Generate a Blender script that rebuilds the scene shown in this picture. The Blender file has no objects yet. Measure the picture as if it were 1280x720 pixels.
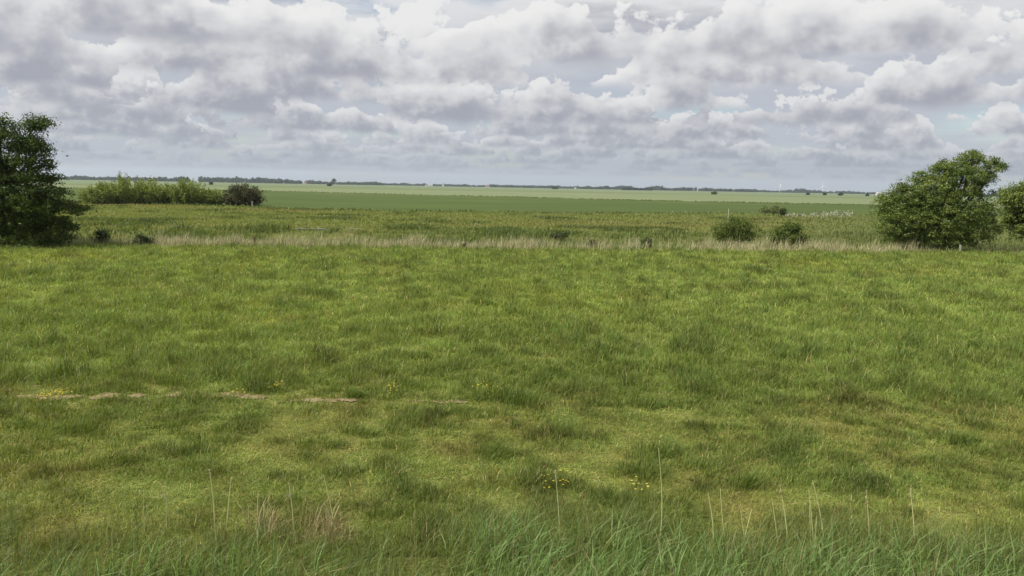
import bpy, math, random
import numpy as np

# ------------------------------------------------------------------ camera, sky, sun, exposure
C = bpy.context.scene.collection
S = bpy.context.scene
R = math.radians
CAM_H = 3.2
F_PX, CX, CY = 1000.0, 640.0, 360.0            # focal length in pixels of the 1280 x 720 photograph
PITCH, ROLL = R(7.22), R(1.066)
fw = np.array([0, math.cos(PITCH), -math.sin(PITCH)])
r0 = np.array([1.0, 0, 0]); u0 = np.array([0, math.sin(PITCH), math.cos(PITCH)])
rt = r0 * math.cos(ROLL) + u0 * math.sin(ROLL)
up = u0 * math.cos(ROLL) - r0 * math.sin(ROLL)
EYE = np.array([0, 0, CAM_H])

cam_d = bpy.data.cameras.new('camera'); cam = bpy.data.objects.new('camera', cam_d); C.objects.link(cam)
cam_d.sensor_width = 36; cam_d.lens = 36 * F_PX / 1280; cam_d.clip_start = 0.1; cam_d.clip_end = 30000
from mathutils import Matrix
cam.matrix_world = Matrix(((rt[0], up[0], -fw[0], EYE[0]), (rt[1], up[1], -fw[1], EYE[1]),
                           (rt[2], up[2], -fw[2], EYE[2]), (0, 0, 0, 1)))
S.camera = cam

SUN_EL, SUN_AZ = R(54), R(-104)                 # azimuth from +Y (view direction), negative = left
sun_dir = np.array([math.sin(SUN_AZ) * math.cos(SUN_EL), math.cos(SUN_AZ) * math.cos(SUN_EL), math.sin(SUN_EL)])
sl = bpy.data.lights.new('sun', 'SUN'); sun = bpy.data.objects.new('sun', sl); C.objects.link(sun)
sl.energy = 5.0; sl.angle = R(0.6); sl.color = (1, 0.95, 0.86)
from mathutils import Vector
sun.rotation_euler = Vector(-sun_dir).to_track_quat('-Z', 'Y').to_euler()
sun.location = (-30, 20, 60)

S.view_settings.view_transform = 'Standard'; S.view_settings.look = 'None'
S.view_settings.exposure = 0.70; S.view_settings.gamma = 1; S.view_settings.use_curve_mapping = False
S.cycles.max_bounces = 5; S.cycles.diffuse_bounces = 3; S.cycles.glossy_bounces = 2; S.cycles.transmission_bounces = 3
S.cycles.use_denoising = True; S.cycles.adaptive_threshold = 0.006; S.cycles.volume_bounces = 0; S.cycles.transparent_max_bounces = 6

world = bpy.data.worlds.new('World'); S.world = world; world.use_nodes = True
wt = world.node_tree; wt.nodes.clear()


class NB:
    """tiny node-graph writer"""
    def __init__(self, t): self.t = t
    def n(self, typ, **kw):
        x = self.t.nodes.new(typ)
        for k, v in kw.items(): setattr(x, k, v)
        return x
    def put(self, sock, v):
        if hasattr(v, 'is_output'): self.t.links.new(v, sock)
        elif v is not None: sock.default_value = v
    def m(self, op, a, b=None, c=None, clamp=False):
        x = self.n('ShaderNodeMath', operation=op, use_clamp=clamp)
        self.put(x.inputs[0], a); self.put(x.inputs[1], b); self.put(x.inputs[2], c)
        return x.outputs[0]
    def v(self, op, a, b=None, scale=None):
        x = self.n('ShaderNodeVectorMath', operation=op)
        self.put(x.inputs[0], a); self.put(x.inputs[1], b)
        if scale is not None: self.put(x.inputs['Scale'], scale)
        return x.outputs[1] if op in ('LENGTH', 'DOT_PRODUCT') else x.outputs[0]
    def mix(self, f, a, b):
        x = self.n('ShaderNodeMix', data_type='RGBA')
        self.put(x.inputs[0], f); self.put(x.inputs[6], a); self.put(x.inputs[7], b)
        return x.outputs[2]
    def rng(self, v, a, b, c=0.0, d=1.0, smooth=True):
        x = self.n('ShaderNodeMapRange', interpolation_type='SMOOTHSTEP' if smooth else 'LINEAR')
        for i, q in enumerate((v, a, b, c, d)): self.put(x.inputs[i], q)
        return x.outputs[0]
    def noise(self, vec, scale, detail=3, rough=0.5, dist=0.0, dims='3D'):
        x = self.n('ShaderNodeTexNoise', noise_dimensions=dims)
        self.put(x.inputs['Vector'], vec); self.put(x.inputs['Scale'], scale)
        self.put(x.inputs['Detail'], detail); self.put(x.inputs['Roughness'], rough); self.put(x.inputs['Distortion'], dist)
        return x.outputs[0]
    def xyz(self, x=0.0, y=0.0, z=0.0):
        q = self.n('ShaderNodeCombineXYZ')
        for i, s in enumerate((x, y, z)): self.put(q.inputs[i], s)
        return q.outputs[0]
    def sep(self, v):
        q = self.n('ShaderNodeSeparateXYZ'); self.put(q.inputs[0], v); return q.outputs


def build_sky():
    g = NB(wt)
    dirn = g.n('ShaderNodeTexCoord').outputs['Generated']
    d = g.v('NORMALIZE', dirn)
    dx, dy, dz = g.sep(d)
    dzc = g.m('ADD', g.m('MAXIMUM', dz, 0.0), 0.03)
    sky = g.n('ShaderNodeTexSky', sky_type='NISHITA', sun_disc=False)
    sky.sun_elevation = SUN_EL; sky.sun_rotation = SUN_AZ; sky.air_density = 1.0; sky.dust_density = 0.6
    clear = g.v('SCALE', sky.outputs[0], scale=0.115)
    # a thin high veil of stratus lies behind the cumulus
    hv = g.v('SCALE', g.xyz(dx, dy, 0.0), scale=g.m('DIVIDE', 3.4, g.m('ADD', dzc, 0.07)))
    veil_n = g.noise(hv, 0.22, 5, 0.55, 0.3)
    veil_f = g.rng(veil_n, VEIL[0], VEIL[1])
    col = g.mix(veil_f, clear, (0.50, 0.53, 0.60, 1))
    hdark = (0.362, 0.37, 0.425, 1); hlit = (0.97, 0.955, 0.935, 1)
    # undersides of the cloud deck overhead and behind (one level cut)
    flat = g.xyz(dx, dy, 0.0)
    P = g.v('ADD', g.v('SCALE', flat, scale=g.m('DIVIDE', 1.0, g.m('ADD', dzc, 0.02))), (CL_OFF[0], CL_OFF[1], 0.7))
    dn = g.noise(P, 1 / CL_L, 5, 0.55)
    a = g.rng(dn, 0.44, 0.56)
    cc = g.mix(g.rng(dn, 0.46, 0.70), hlit, hdark)
    col = g.mix(g.m('MULTIPLY', a, g.rng(dz, 0.10, 0.24)), col, cc)
    # rows of cumulus: upright cuts through one 3-D cloud field at growing distances (km)
    hor = g.m('MAXIMUM', g.v('LENGTH', flat), 0.05)
    un = g.v('SCALE', flat, scale=g.m('DIVIDE', 1.0, hor))
    tanel = g.m('DIVIDE', g.m('ADD', dz, CL_DIP), hor)
    for i, Rk in enumerate(CL_ROWS):                      # far rows first
        z = g.m('MULTIPLY', tanel, Rk)
        base, thick = CL_H[0], CL_H[1] - CL_H[0]
        P = g.v('ADD', g.v('SCALE', un, scale=Rk), g.xyz(CL_OFF[0], CL_OFF[1], g.m('MULTIPLY', z, CL_ZS)))
        wob = g.noise(P, 1 / 0.55, 2, 0.5)
        zb = g.m('MULTIPLY_ADD', wob, -0.16, g.m('ADD', z, 0.08))
        hf = g.m('DIVIDE', g.m('SUBTRACT', zb, base), thick)
        hfc = g.m('MAXIMUM', hf, 0.0)
        dn = g.noise(P, 1 / CL_L, 7, 0.56)
        ex = g.m('SUBTRACT', dn, g.m('MULTIPLY_ADD', hfc, CL_TOP, CL_TH))
        a = g.m('MULTIPLY', g.rng(ex, 0.0, CL_SOFT), g.rng(hf, -CL_BASE, CL_BASE))
        ds = g.noise(g.v('ADD', P, tuple(np.array([-0.55, -0.25, 0.8]) * CL_SUN)), 1 / CL_L, 5, 0.56)
        lit = g.rng(g.m('SUBTRACT', dn, ds), -0.09, 0.09)
        br = g.m('MULTIPLY_ADD', lit, CL_BR[1], g.m('MULTIPLY', g.rng(hfc, 0.0, 0.8), CL_BR[0]))
        br = g.m('ADD', br, g.rng(ex, 0.0, 0.10, CL_BR[2], 0.0))
        br = g.m('ADD', br, g.m('MULTIPLY', g.m('SUBTRACT', g.noise(P, 0.22, 1, 0.5), 0.5), CL_BR[4]))
        br = g.rng(br, CL_BR[5], CL_BR[3], 0.0, 1.0)
        cc = g.mix(br, hdark, hlit)
        cc = g.mix(1 - math.exp(-Rk / CL_FADE), cc, HORIZ)
        col = g.mix(g.m('MULTIPLY', a, 0.96), col, cc)
    hz = g.rng(dz, -0.03, 0.075, 0.95, 0.0)
    col = g.mix(hz, col, HORIZ)
    bg = g.n('ShaderNodeBackground'); g.put(bg.inputs[0], col); bg.inputs[1].default_value = 0.60
    out = g.n('ShaderNodeOutputWorld'); wt.links.new(bg.outputs[0], out.inputs[0])


HORIZ = (0.345, 0.385, 0.455, 1)
VEIL = (0.27, 0.54)
CL_ROWS = (46.0, 36.0, 28.0, 22.0, 17.5, 14.0, 11.2, 9.0, 7.2, 5.8)
CL_H, CL_L, CL_ZS, CL_OFF, CL_DIP = (0.92, 1.76), 1.5, 1.2, (28.5, 4.7), 0.004
CL_TH, CL_TOP, CL_SOFT, CL_SUN, CL_BASE = 0.424, 0.205, 0.013, 0.15, 0.08
CL_BR, CL_FADE = (0.72, 0.80, 0.38, 1.34, 0.75, 0.10), 34.0
build_sky()
world.cycles.sampling_method = 'MANUAL'; world.cycles.sample_map_resolution = 256

# ------------------------------------------------------------------ helpers
def ray(px, py):
    v = fw + rt * (px - CX) / F_PX - up * (py - CY) / F_PX
    return v / np.linalg.norm(v)
def at(px, py, z=0.0):
    """point of the level z seen at a pixel of the photograph"""
    v = ray(px, py); t = (z - CAM_H) / v[2]
    return EYE + v * t
def pos(px, py, Y):
    """point at distance Y seen at a pixel"""
    v = ray(px, py); return EYE + v * (Y / v[1])
def hash2(ix, iy, seed):
    h = (ix.astype(np.int64) * 374761393 + iy.astype(np.int64) * 668265263 + seed * 1274126177) & 0xFFFFFFFF
    h = ((h ^ (h >> 13)) * 1103515245) & 0xFFFFFFFF
    h = ((h ^ (h >> 16)) * 2654435761) & 0xFFFFFFFF
    return ((h ^ (h >> 15)) & 0xFFFFFF) / float(0xFFFFFF)
def vnoise(x, y, seed=0):
    x = np.asarray(x, float); y = np.asarray(y, float)
    ix = np.floor(x); iy = np.floor(y); fx = x - ix; fy = y - iy
    fx = fx * fx * (3 - 2 * fx); fy = fy * fy * (3 - 2 * fy)
    a = hash2(ix, iy, seed); b = hash2(ix + 1, iy, seed); c = hash2(ix, iy + 1, seed); d = hash2(ix + 1, iy + 1, seed)
    return (a + (b - a) * fx) * (1 - fy) + (c + (d - c) * fx) * fy
def fbm(x, y, scale, seed=0, octv=3, ax=1.0):
    s = 0; w = 0; f = 1.0 / scale; amp = 1.0
    for o in range(octv):
        s = s + amp * vnoise(x * f / ax + 17.3 * o, y * f + 5.1 * o, seed + o * 31); w += amp; f *= 2.03; amp *= 0.55
    return s / w
def sm(x, a, b):
    t = np.clip((x - a) / (b - a), 0, 1); return t * t * (3 - 2 * t)
def srgb(r, g, b):
    return tuple((c / 255 / 12.92) if c / 255 <= 0.04045 else ((c / 255 + 0.055) / 1.055) ** 2.4 for c in (r, g, b))

class MB:
    """collects triangles with a colour per vertex; build() links them as ONE mesh object"""
    def __init__(self): self.v = []; self.f = []; self.c = []; self.n = 0
    def add(self, v, f, c):
        v = np.asarray(v, np.float32).reshape(-1, 3); f = np.asarray(f, np.int32).reshape(-1, 3)
        c = np.asarray(c, np.float32)
        if c.ndim == 1: c = np.tile(c[:3], (len(v), 1))
        self.v.append(v); self.f.append(f + self.n); self.c.append(c[:, :3]); self.n += len(v)
    def build(self, name, mat, parent=None, loc=None, smooth=False):
        v = np.concatenate(self.v); f = np.concatenate(self.f); c = np.concatenate(self.c)
        if loc is None and parent is None: loc = np.array([v[:, 0].mean(), v[:, 1].mean(), v[:, 2].min()])
        origin = np.array(parent['o'] if parent is not None else loc, np.float32)
        v = v - origin
        me = bpy.data.meshes.new(name)
        me.vertices.add(len(v)); me.vertices.foreach_set('co', v.astype(np.float32).ravel())
        me.loops.add(len(f) * 3); me.loops.foreach_set('vertex_index', f.astype(np.int32).ravel())
        me.polygons.add(len(f)); me.polygons.foreach_set('loop_start', np.arange(0, len(f) * 3, 3, dtype=np.int32))
        me.polygons.foreach_set('use_smooth', np.full(len(f), smooth, dtype=bool))
        at_ = me.attributes.new('tint', 'FLOAT_COLOR', 'POINT')
        at_.data.foreach_set('color', np.concatenate([c, np.ones((len(c), 1), np.float32)], 1).astype(np.float32).ravel())
        me.update(calc_edges=True); me.materials.append(mat)
        o = bpy.data.objects.new(name, me); C.objects.link(o)
        if parent is not None: o.parent = parent; o['o'] = list(map(float, parent['o']))
        else: o.location = tuple(map(float, loc)); o['o'] = list(map(float, loc))
        return o
    # -- shapes
    def tube(self, pts, rad, col, n=6, cap=True):
        pts = np.asarray(pts, float); rad = np.asarray(rad, float); k = len(pts)
        tan = np.gradient(pts, axis=0); tan /= np.linalg.norm(tan, axis=1)[:, None] + 1e-9
        ref = np.array([0.31, 0.17, 0.02]) if abs(tan[0][2]) > 0.9 else np.array([0, 0, 1.0])
        s = np.cross(tan, ref); s /= np.linalg.norm(s, axis=1)[:, None] + 1e-9
        t = np.cross(s, tan)
        a = np.linspace(0, 2 * math.pi, n, endpoint=False)
        V = pts[:, None, :] + rad[:, None, None] * (s[:, None, :] * np.cos(a)[None, :, None] + t[:, None, :] * np.sin(a)[None, :, None])
        F = []
        for i in range(k - 1):
            for j in range(n):
                p, q = i * n + j, i * n + (j + 1) % n
                F += [(p, q, q + n), (p, q + n, p + n)]
        V = V.reshape(-1, 3)
        if cap:
            V = np.concatenate([V, pts[:1], pts[-1:]]); b0, b1 = k * n, k * n + 1
            for j in range(n):
                F.append((b0, (j + 1) % n, j)); F.append((b1, (k - 1) * n + j, (k - 1) * n + (j + 1) % n))
        self.add(V, F, col)
    def box(self, c, s, col, rz=0.0):
        x, y, z = np.array(s) / 2
        V = np.array([(-x, -y, -z), (x, -y, -z), (x, y, -z), (-x, y, -z), (-x, -y, z), (x, -y, z), (x, y, z), (-x, y, z)])
        cs, sn = math.cos(rz), math.sin(rz)
        V = V @ np.array([[cs, sn, 0], [-sn, cs, 0], [0, 0, 1]]) + np.array(c)
        Q = [(0, 3, 2, 1), (4, 5, 6, 7), (0, 1, 5, 4), (1, 2, 6, 5), (2, 3, 7, 6), (3, 0, 4, 7)]
        self.add(V, [t for q in Q for t in ((q[0], q[1], q[2]), (q[0], q[2], q[3]))], col)

def empty(name, loc):
    o = bpy.data.objects.new(name, None); C.objects.link(o); o.location = tuple(map(float, loc))
    o.empty_display_size = 0.2; o['o'] = list(map(float, loc)); return o
def tag(o, label=None, cat=None, group=None, kind=None):
    if label: o['label'] = label
    if cat: o['category'] = cat
    if group: o['group'] = group
    if kind: o['kind'] = kind
    return o

# ------------------------------------------------------------------ materials
def leaf_mat(name, trans=0.35, rough=0.55, spec=0.25, tgain=(1.25, 1.2, 0.6)):
    m = bpy.data.materials.new(name); m.use_nodes = True; t = m.node_tree; t.nodes.clear(); g = NB(t)
    a = g.n('ShaderNodeAttribute', attribute_name='tint').outputs['Color']
    p = g.n('ShaderNodeBsdfPrincipled'); g.put(p.inputs['Base Color'], a)
    p.inputs['Roughness'].default_value = rough; p.inputs['Specular IOR Level'].default_value = spec
    tr = g.n('ShaderNodeBsdfTranslucent'); mx = g.n('ShaderNodeVectorMath', operation='MULTIPLY')
    g.put(mx.inputs[0], a); mx.inputs[1].default_value = tgain; g.put(tr.inputs[0], mx.outputs[0])
    ms = g.n('ShaderNodeMixShader'); ms.inputs[0].default_value = trans
    t.links.new(p.outputs[0], ms.inputs[1]); t.links.new(tr.outputs[0], ms.inputs[2])
    o = g.n('ShaderNodeOutputMaterial'); t.links.new(ms.outputs[0], o.inputs[0]); return m
def solid_mat(name, rough=0.8, spec=0.2, nscale=20.0, amount=0.25):
    """vertex tint broken up with a little noise: bark, plaster, roof tiles, timber"""
    m = bpy.data.materials.new(name); m.use_nodes = True; t = m.node_tree; t.nodes.clear(); g = NB(t)
    a = g.n('ShaderNodeAttribute', attribute_name='tint').outputs['Color']
    nz = g.noise(g.n('ShaderNodeTexCoord').outputs['Object'], nscale, 4, 0.6)
    k = g.rng(nz, 0.3, 0.7, 1 - amount, 1 + amount, False)
    p = g.n('ShaderNodeBsdfPrincipled'); g.put(p.inputs['Base Color'], g.v('SCALE', a, scale=k))
    p.inputs['Roughness'].default_value = rough; p.inputs['Specular IOR Level'].default_value = spec
    o = g.n('ShaderNodeOutputMaterial'); t.links.new(p.outputs[0], o.inputs[0]); return m
def ground_mat(name, stops, scales=((0.9, 1, 1), (0.12, 1, 1)), speck=(1.35, 0.6), rough=0.95, bump=0.0):
    """soil and short plant cover: three tones picked by noise of world position at two scales"""
    m = bpy.data.materials.new(name); m.use_nodes = True; t = m.node_tree; t.nodes.clear(); g = NB(t)
    P = g.n('ShaderNodeNewGeometry').outputs['Position']
    n1 = g.noise(g.v('MULTIPLY', P, scales[0]), 1.0, 5, 0.6)
    n2 = g.noise(g.v('MULTIPLY', P, scales[1]), 1.0, 4, 0.55)
    s = g.m('MULTIPLY_ADD', n1, 0.5, g.m('MULTIPLY', n2, 0.5))
    cr = g.n('ShaderNodeValToRGB'); g.put(cr.inputs[0], s)
    e = cr.color_ramp.elements
    while len(e) < len(stops): e.new(0.5)
    for q, (p_, c_) in zip(e, stops): q.position = p_; q.color = (*c_, 1)
    n3 = g.noise(P, 14.0, 3, 0.6)
    k = g.rng(n3, 0.3, 0.7, speck[1], speck[0], False)
    p = g.n('ShaderNodeBsdfPrincipled'); g.put(p.inputs['Base Color'], g.v('SCALE', cr.outputs[0], scale=k))
    p.inputs['Roughness'].default_value = rough; p.inputs['Specular IOR Level'].default_value = 0.1
    if bump:
        b = g.n('ShaderNodeBump'); b.inputs['Strength'].default_value = bump; b.inputs['Distance'].default_value = 0.1
        g.put(b.inputs['Height'], n3); t.links.new(b.outputs[0], p.inputs['Normal'])
    o = g.n('ShaderNodeOutputMaterial'); t.links.new(p.outputs[0], o.inputs[0]); return m

M_GRASS = leaf_mat('grass blade', 0.38, 0.55, 0.22)
M_STRAW = leaf_mat('dry straw', 0.3, 0.7, 0.15, (1, 1, 1))
M_LEAF = leaf_mat('leaf', 0.30, 0.5, 0.18)
M_STALK = leaf_mat('dry stalk', 0.0, 0.6, 0.2)
M_BARK = solid_mat('bark', 0.9, 0.1, 12.0, 0.35)
M_FLOWER = leaf_mat('petal', 0.3, 0.5, 0.3, (1, 1, 1))
M_WOOD = solid_mat('weathered timber', 0.85, 0.15, 30.0, 0.3)
M_WALL = solid_mat('plaster', 0.85, 0.2, 0.6, 0.08)
M_ROOF = solid_mat('roof tile', 0.85, 0.2, 1.5, 0.2)
M_PAINT = solid_mat('white paint', 0.5, 0.4, 0.3, 0.03)

# ------------------------------------------------------------------ the ground and the fields
rng = np.random.default_rng(7)
FR = np.array([at(px, py)[:2] for px, py in ((-200, 307), (0, 309), (200, 309), (400, 310.5), (640, 313), (900, 315.5), (1150, 316.5), (1500, 320))])
def front(x): return np.interp(x, FR[:, 0], FR[:, 1])       # the near edge of the reed strip
def ground_z(x, y):
    """gentle swells of the meadow; the drain sinks a little behind the reeds"""
    near = 1 - sm(y, 55, 75)
    z = (fbm(x, y, 5.0, 3, 2) - 0.5) * 0.16 * near * sm(y, 4, 8)
    z = z + (vnoise(x / 0.75, y / 0.75, 9) - 0.5) * 0.09 * (1 - sm(y, 14, 19)) * sm(y, 4, 7)
    u = y - front(x)
    z = z - 0.35 * sm(u, 1.5, 4.0) * (1 - sm(u, 9, 14))
    return z

def grid_mesh(name, xs, ys, mat, zf):
    X, Y = np.meshgrid(xs, ys); Z = zf(X, Y); nx, ny = len(xs), len(ys)
    V = np.stack([X, Y, Z], -1).reshape(-1, 3)
    i = np.arange(nx - 1)[None, :] + nx * np.arange(ny - 1)[:, None]; i = i.ravel()
    F = np.concatenate([np.stack([i, i + 1, i + nx + 1], 1), np.stack([i, i + nx + 1, i + nx], 1)])
    b = MB(); b.add(V, F, (0.1, 0.1, 0.05)); return b.build(name, mat, loc=(0, 0, 0), smooth=True)
xs = np.concatenate([[-6000, -3000, -1500, -700, -300, -160], np.arange(-100, -16, 0.8), np.arange(-16, 16, 0.2), np.arange(16, 100.1, 0.8), [160, 300, 700, 1500, 3000, 6000]])
ys = np.concatenate([[-400, -60, -20, -8], np.arange(-4, 4.1, 0.8), np.arange(4.5, 19, 0.2), np.arange(19.2, 80.1, 0.8), [90, 105, 150, 300, 700, 1500, 3000, 6000]])
M_GROUND = ground_mat('meadow soil and thatch', [(0.30, (0.040, 0.050, 0.010)), (0.48, (0.075, 0.088, 0.018)), (0.62, (0.110, 0.098, 0.030))])
tag(grid_mesh('ground', xs, ys, M_GROUND, ground_z), kind='structure')

def field(name, top_px, bot_px, z, mat, lowz=0.03, n=40):
    """a field seen between two pixel polylines, laid out on the ground at its crop height z"""
    tx = np.array(top_px, float); bx = np.array(bot_px, float)
    def line(p):
        W = np.array([at(a, c, z) for a, c in p]); s = np.linspace(0, len(W) - 1, n); k = np.minimum(s.astype(int), len(W) - 2); f = (s - k)[:, None]
        return W[k] * (1 - f) + W[k + 1] * f
    A, B = line(bx), line(tx); A[:, 2] = lowz
    b = MB(); V = np.concatenate([A, B]); F = []
    for i in range(n - 1): F += [(i, i + 1, n + i + 1), (i, n + i + 1, n + i)]
    b.add(V, F, (0.1, 0.1, 0.1)); o = b.build(name, mat, loc=(0, 0, 0)); return tag(o, kind='structure')
M_CROP = ground_mat('young green crop', [(0.30, (0.034, 0.054, 0.011)), (0.5, (0.045, 0.067, 0.014)), (0.66, (0.066, 0.084, 0.022))], ((0.05, 0.25, 1), (0.02, 0.03, 1)), (1.15, 0.85))
M_PALE = ground_mat('pale ripening grass', [(0.32, (0.088, 0.114, 0.050)), (0.5, (0.114, 0.138, 0.068)), (0.66, (0.140, 0.156, 0.084))], ((0.02, 0.12, 1), (0.004, 0.012, 1)), (1.05, 0.95))
M_FAR = ground_mat('far pasture', [(0.34, (0.074, 0.104, 0.048)), (0.5, (0.098, 0.126, 0.064)), (0.66, (0.122, 0.144, 0.080))], ((0.004, 0.02, 1), (0.0012, 0.004, 1)), (1.05, 0.95))
M_DRAIN = ground_mat('drain side', [(0.3, (0.07, 0.095, 0.04)), (0.7, (0.11, 0.13, 0.055))], ((0.05, 0.3, 1), (0.01, 0.02, 1)), (1.1, 0.9))
crop_top = [(-120, 231.2), (330, 238.6), (640, 246.2), (780, 250), (960, 253.8), (1110, 256.6), (1420, 263)]
crop_bot = [(-120, 246.5), (108, 250.5), (290, 255.0), (335, 258.0), (500, 261.0), (700, 263.6), (900, 264.8), (1110, 266.8), (1420, 272)]
field('crop_field', crop_top, crop_bot, 0.35, M_CROP)
line_px = [(-300, 224.0), (80, 230.2), (340, 233.6), (640, 238.6), (900, 243.6), (1090, 247.6), (1600, 257)]
pale_bot = [(-300, 229.2), (-120, 231.9), (330, 239.2), (640, 246.8), (780, 250.6), (960, 254.4), (1110, 257.2), (1600, 266)]
field('hay_field', line_px, pale_bot, 0.2, M_PALE)
# beyond the drain line: flat far pasture out to the wooded horizon
far_far = [(px, 221.5 + 0.0186 * px + 0.75) for px in (-300, 340, 640, 1000, 1600)]
field('far_pasture', far_far, [(a, c - 0.5) for a, c in line_px], 0.1, M_FAR)
field('field_drain', [(a, c - 0.5) for a, c in line_px], [(a, c + 0.1) for a, c in line_px], 0.6, M_DRAIN)

# water showing in the drain
M_WATER = bpy.data.materials.new('drain water'); M_WATER.use_nodes = True
_g = NB(M_WATER.node_tree); _p = M_WATER.node_tree.nodes['Principled BSDF']
_p.inputs['Base Color'].default_value = (0.10, 0.11, 0.09, 1); _p.inputs['Roughness'].default_value = 0.12
_p.inputs['Specular IOR Level'].default_value = 0.6
def water(x0, x1, y0, y1, z=-0.02):
    b = MB(); n = 14; top = []; bot = []
    for i in range(n):
        s = i / (n - 1); px = x0 + (x1 - x0) * s; w = min(1, 6 * s, 6 * (1 - s)) ** 0.6 * (0.75 + 0.25 * math.sin(9 * s))
        ym = (y0 + y1) / 2 + 0.0186 * (px - x0); h = (y1 - y0) / 2 * w + 0.02
        top.append(at(px, ym - h, z)); bot.append(at(px, ym + h, z))
    V = np.array(bot + top); F = [t for i in range(n - 1) for t in ((i, i + 1, n + i + 1), (i, n + i + 1, n + i))]
    b.add(V, F, (0.1, 0.1, 0.1)); tag(b.build('water', M_WATER), kind='structure')
WATERS = [(366, 412, 285.0, 285.8), (214, 240, 282.2, 282.8), (434, 452, 285.5, 285.9)]
for w in WATERS: water(*w, z=0.08)

# bare soil left along the old track
M_SOIL = ground_mat('bare trodden soil', [(0.3, (0.085, 0.072, 0.036)), (0.5, (0.160, 0.125, 0.068)), (0.68, (0.245, 0.192, 0.115))], ((6, 6, 1), (1.2, 1.2, 1)), (1.3, 0.7), bump=0.5)
SOIL = [(36, 176, 491.5, 499), (214, 325, 491.5, 501), (366, 440, 499, 504.5), (512, 584, 500.5, 504.5)]
def soil(x0, x1, y0, y1):
    g = np.random.default_rng(int(x0)); b = MB(); out = []
    for q in range(6):
        s = (q + g.uniform(0.1, 0.9)) / 6; px = x0 + (x1 - x0) * s; c = at(px, y0 + (y1 - y0) * g.uniform(0.25, 0.8))
        a = abs(at(x1, y0)[0] - at(x0, y0)[0]) * g.uniform(0.08, 0.17); d = abs(at(x0, y1)[1] - at(x0, y0)[1]) * g.uniform(0.15, 0.45)
        n = 40; V = [(c[0], c[1], 0)]
        for i in range(n):
            t = 2 * math.pi * i / n
            k = 0.45 + 1.1 * float(fbm(np.array([2.5 * math.cos(t) + px]), np.array([2.5 * math.sin(t)]), 0.6, 5, 3)[0])
            V.append((c[0] + a * k * math.cos(t), c[1] + d * k * math.sin(t), 0))
        V = np.array(V); V[:, 2] = ground_z(V[:, 0], V[:, 1]) + 0.005 + 0.002 * q
        b.add(V, [(0, 1 + i, 1 + (i + 1) % n) for i in range(n)], (0.2, 0.15, 0.1)); out.append((c, a * 1.1, d * 1.1))
    tag(b.build('bare_soil', M_SOIL), kind='structure'); return out
SOILS = [q for s in SOIL for q in soil(*s)]

# ------------------------------------------------------------------ grass
def blades(b, P, H, W, lean, bend, col, az=None, seed=0, tipw=0.0):
    """one tapered, bent blade per row: P roots, H length, W width, lean (N,2) horizontal drift at the tip"""
    N = len(P)
    if N == 0: return
    g = np.random.default_rng(seed)
    az = g.uniform(0, math.pi, N) if az is None else az
    sx, sy = np.cos(az) * W / 2, np.sin(az) * W / 2
    z1, z2 = 0.5, 1.0
    drop = np.clip(1 - 0.5 * (np.hypot(lean[:, 0], lean[:, 1]) / np.maximum(H, 1e-3)) ** 2, 0.25, 1)
    def cen(t, tb):
        q = P.copy(); q[:, 0] += lean[:, 0] * tb; q[:, 1] += lean[:, 1] * tb; q[:, 2] += H * drop * t; return q
    c0, c1, c2 = cen(0, 0), cen(0.58, 0.33 + 0.1 * bend), cen(1.0 - 0.22 * bend, 1.0)
    V = np.empty((N, 5, 3), np.float32)
    off = np.stack([sx, sy, np.zeros(N)], 1)
    V[:, 0] = c0 - off; V[:, 1] = c0 + off; V[:, 2] = c1 - off * 0.8; V[:, 3] = c1 + off * 0.8; V[:, 4] = c2
    i = (np.arange(N) * 5)[:, None]
    F = np.concatenate([i + [0, 1, 3], i + [0, 3, 2], i + [2, 3, 4]], 1).reshape(-1, 3)
    b.add(V, F, np.repeat(col, 5, 0))

def mixc(a, b, t): return np.asarray(a)[None, :] * (1 - t[:, None]) + np.asarray(b)[None, :] * t[:, None] if np.ndim(a) == 1 else a * (1 - t[:, None]) + np.asarray(b)[None, :] * t[:, None]
def scatter(g, y0, y1, dens, half=0.66, pad=2.5):
    """points between two distances, as many per square metre as dens(Y)"""
    Y = np.linspace(y0, y1, 400); w = dens(Y) * 2 * (half * Y + pad); tot = float(w.mean() * (y1 - y0)); n = int(tot)
    cdf = np.cumsum(w); cdf = cdf / cdf[-1]
    y = np.interp(g.uniform(0, 1, n), cdf, Y); x = g.uniform(-1, 1, n) * (half * y + pad)
    return x, y
def soil_mask(x, y):
    k = np.ones_like(x)
    for c, a, d in SOILS: k = np.minimum(k, sm(((x - c[0]) / (a * 1.0)) ** 2 + ((y - c[1]) / (d * 1.15)) ** 2, 0.55, 1.15))
    return k
def water_mask(x, y):
    """0 where open water lies, small in front of it where the plants are low, 1 elsewhere"""
    k = np.ones_like(x)
    for x0, x1, y0, y1 in WATERS:
        A, B = at(x0, y1, 0.08), at(x1, y0 + 0.0186 * (x1 - x0), 0.08)
        inx = (x > A[0] - 0.3) & (x < B[0] + 0.3)
        k = np.where(inx & (y > A[1] - 6.5) & (y < A[1] - 0.2), 0.25, k)
        k = np.where(inx & (y > A[1] - 0.2) & (y < B[1] + 0.1), 0.0, k)
    return k

LUSH = np.array((0.120, 0.165, 0.034)); YELG = np.array((0.182, 0.200, 0.044)); BRWN = np.array((0.200, 0.150, 0.046))
DARK = np.array((0.068, 0.104, 0.024)); BLUE = np.array((0.138, 0.218, 0.068)); STRAW = np.array((0.40, 0.34, 0.19)); PALE = np.array((0.20, 0.22, 0.085))

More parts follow.
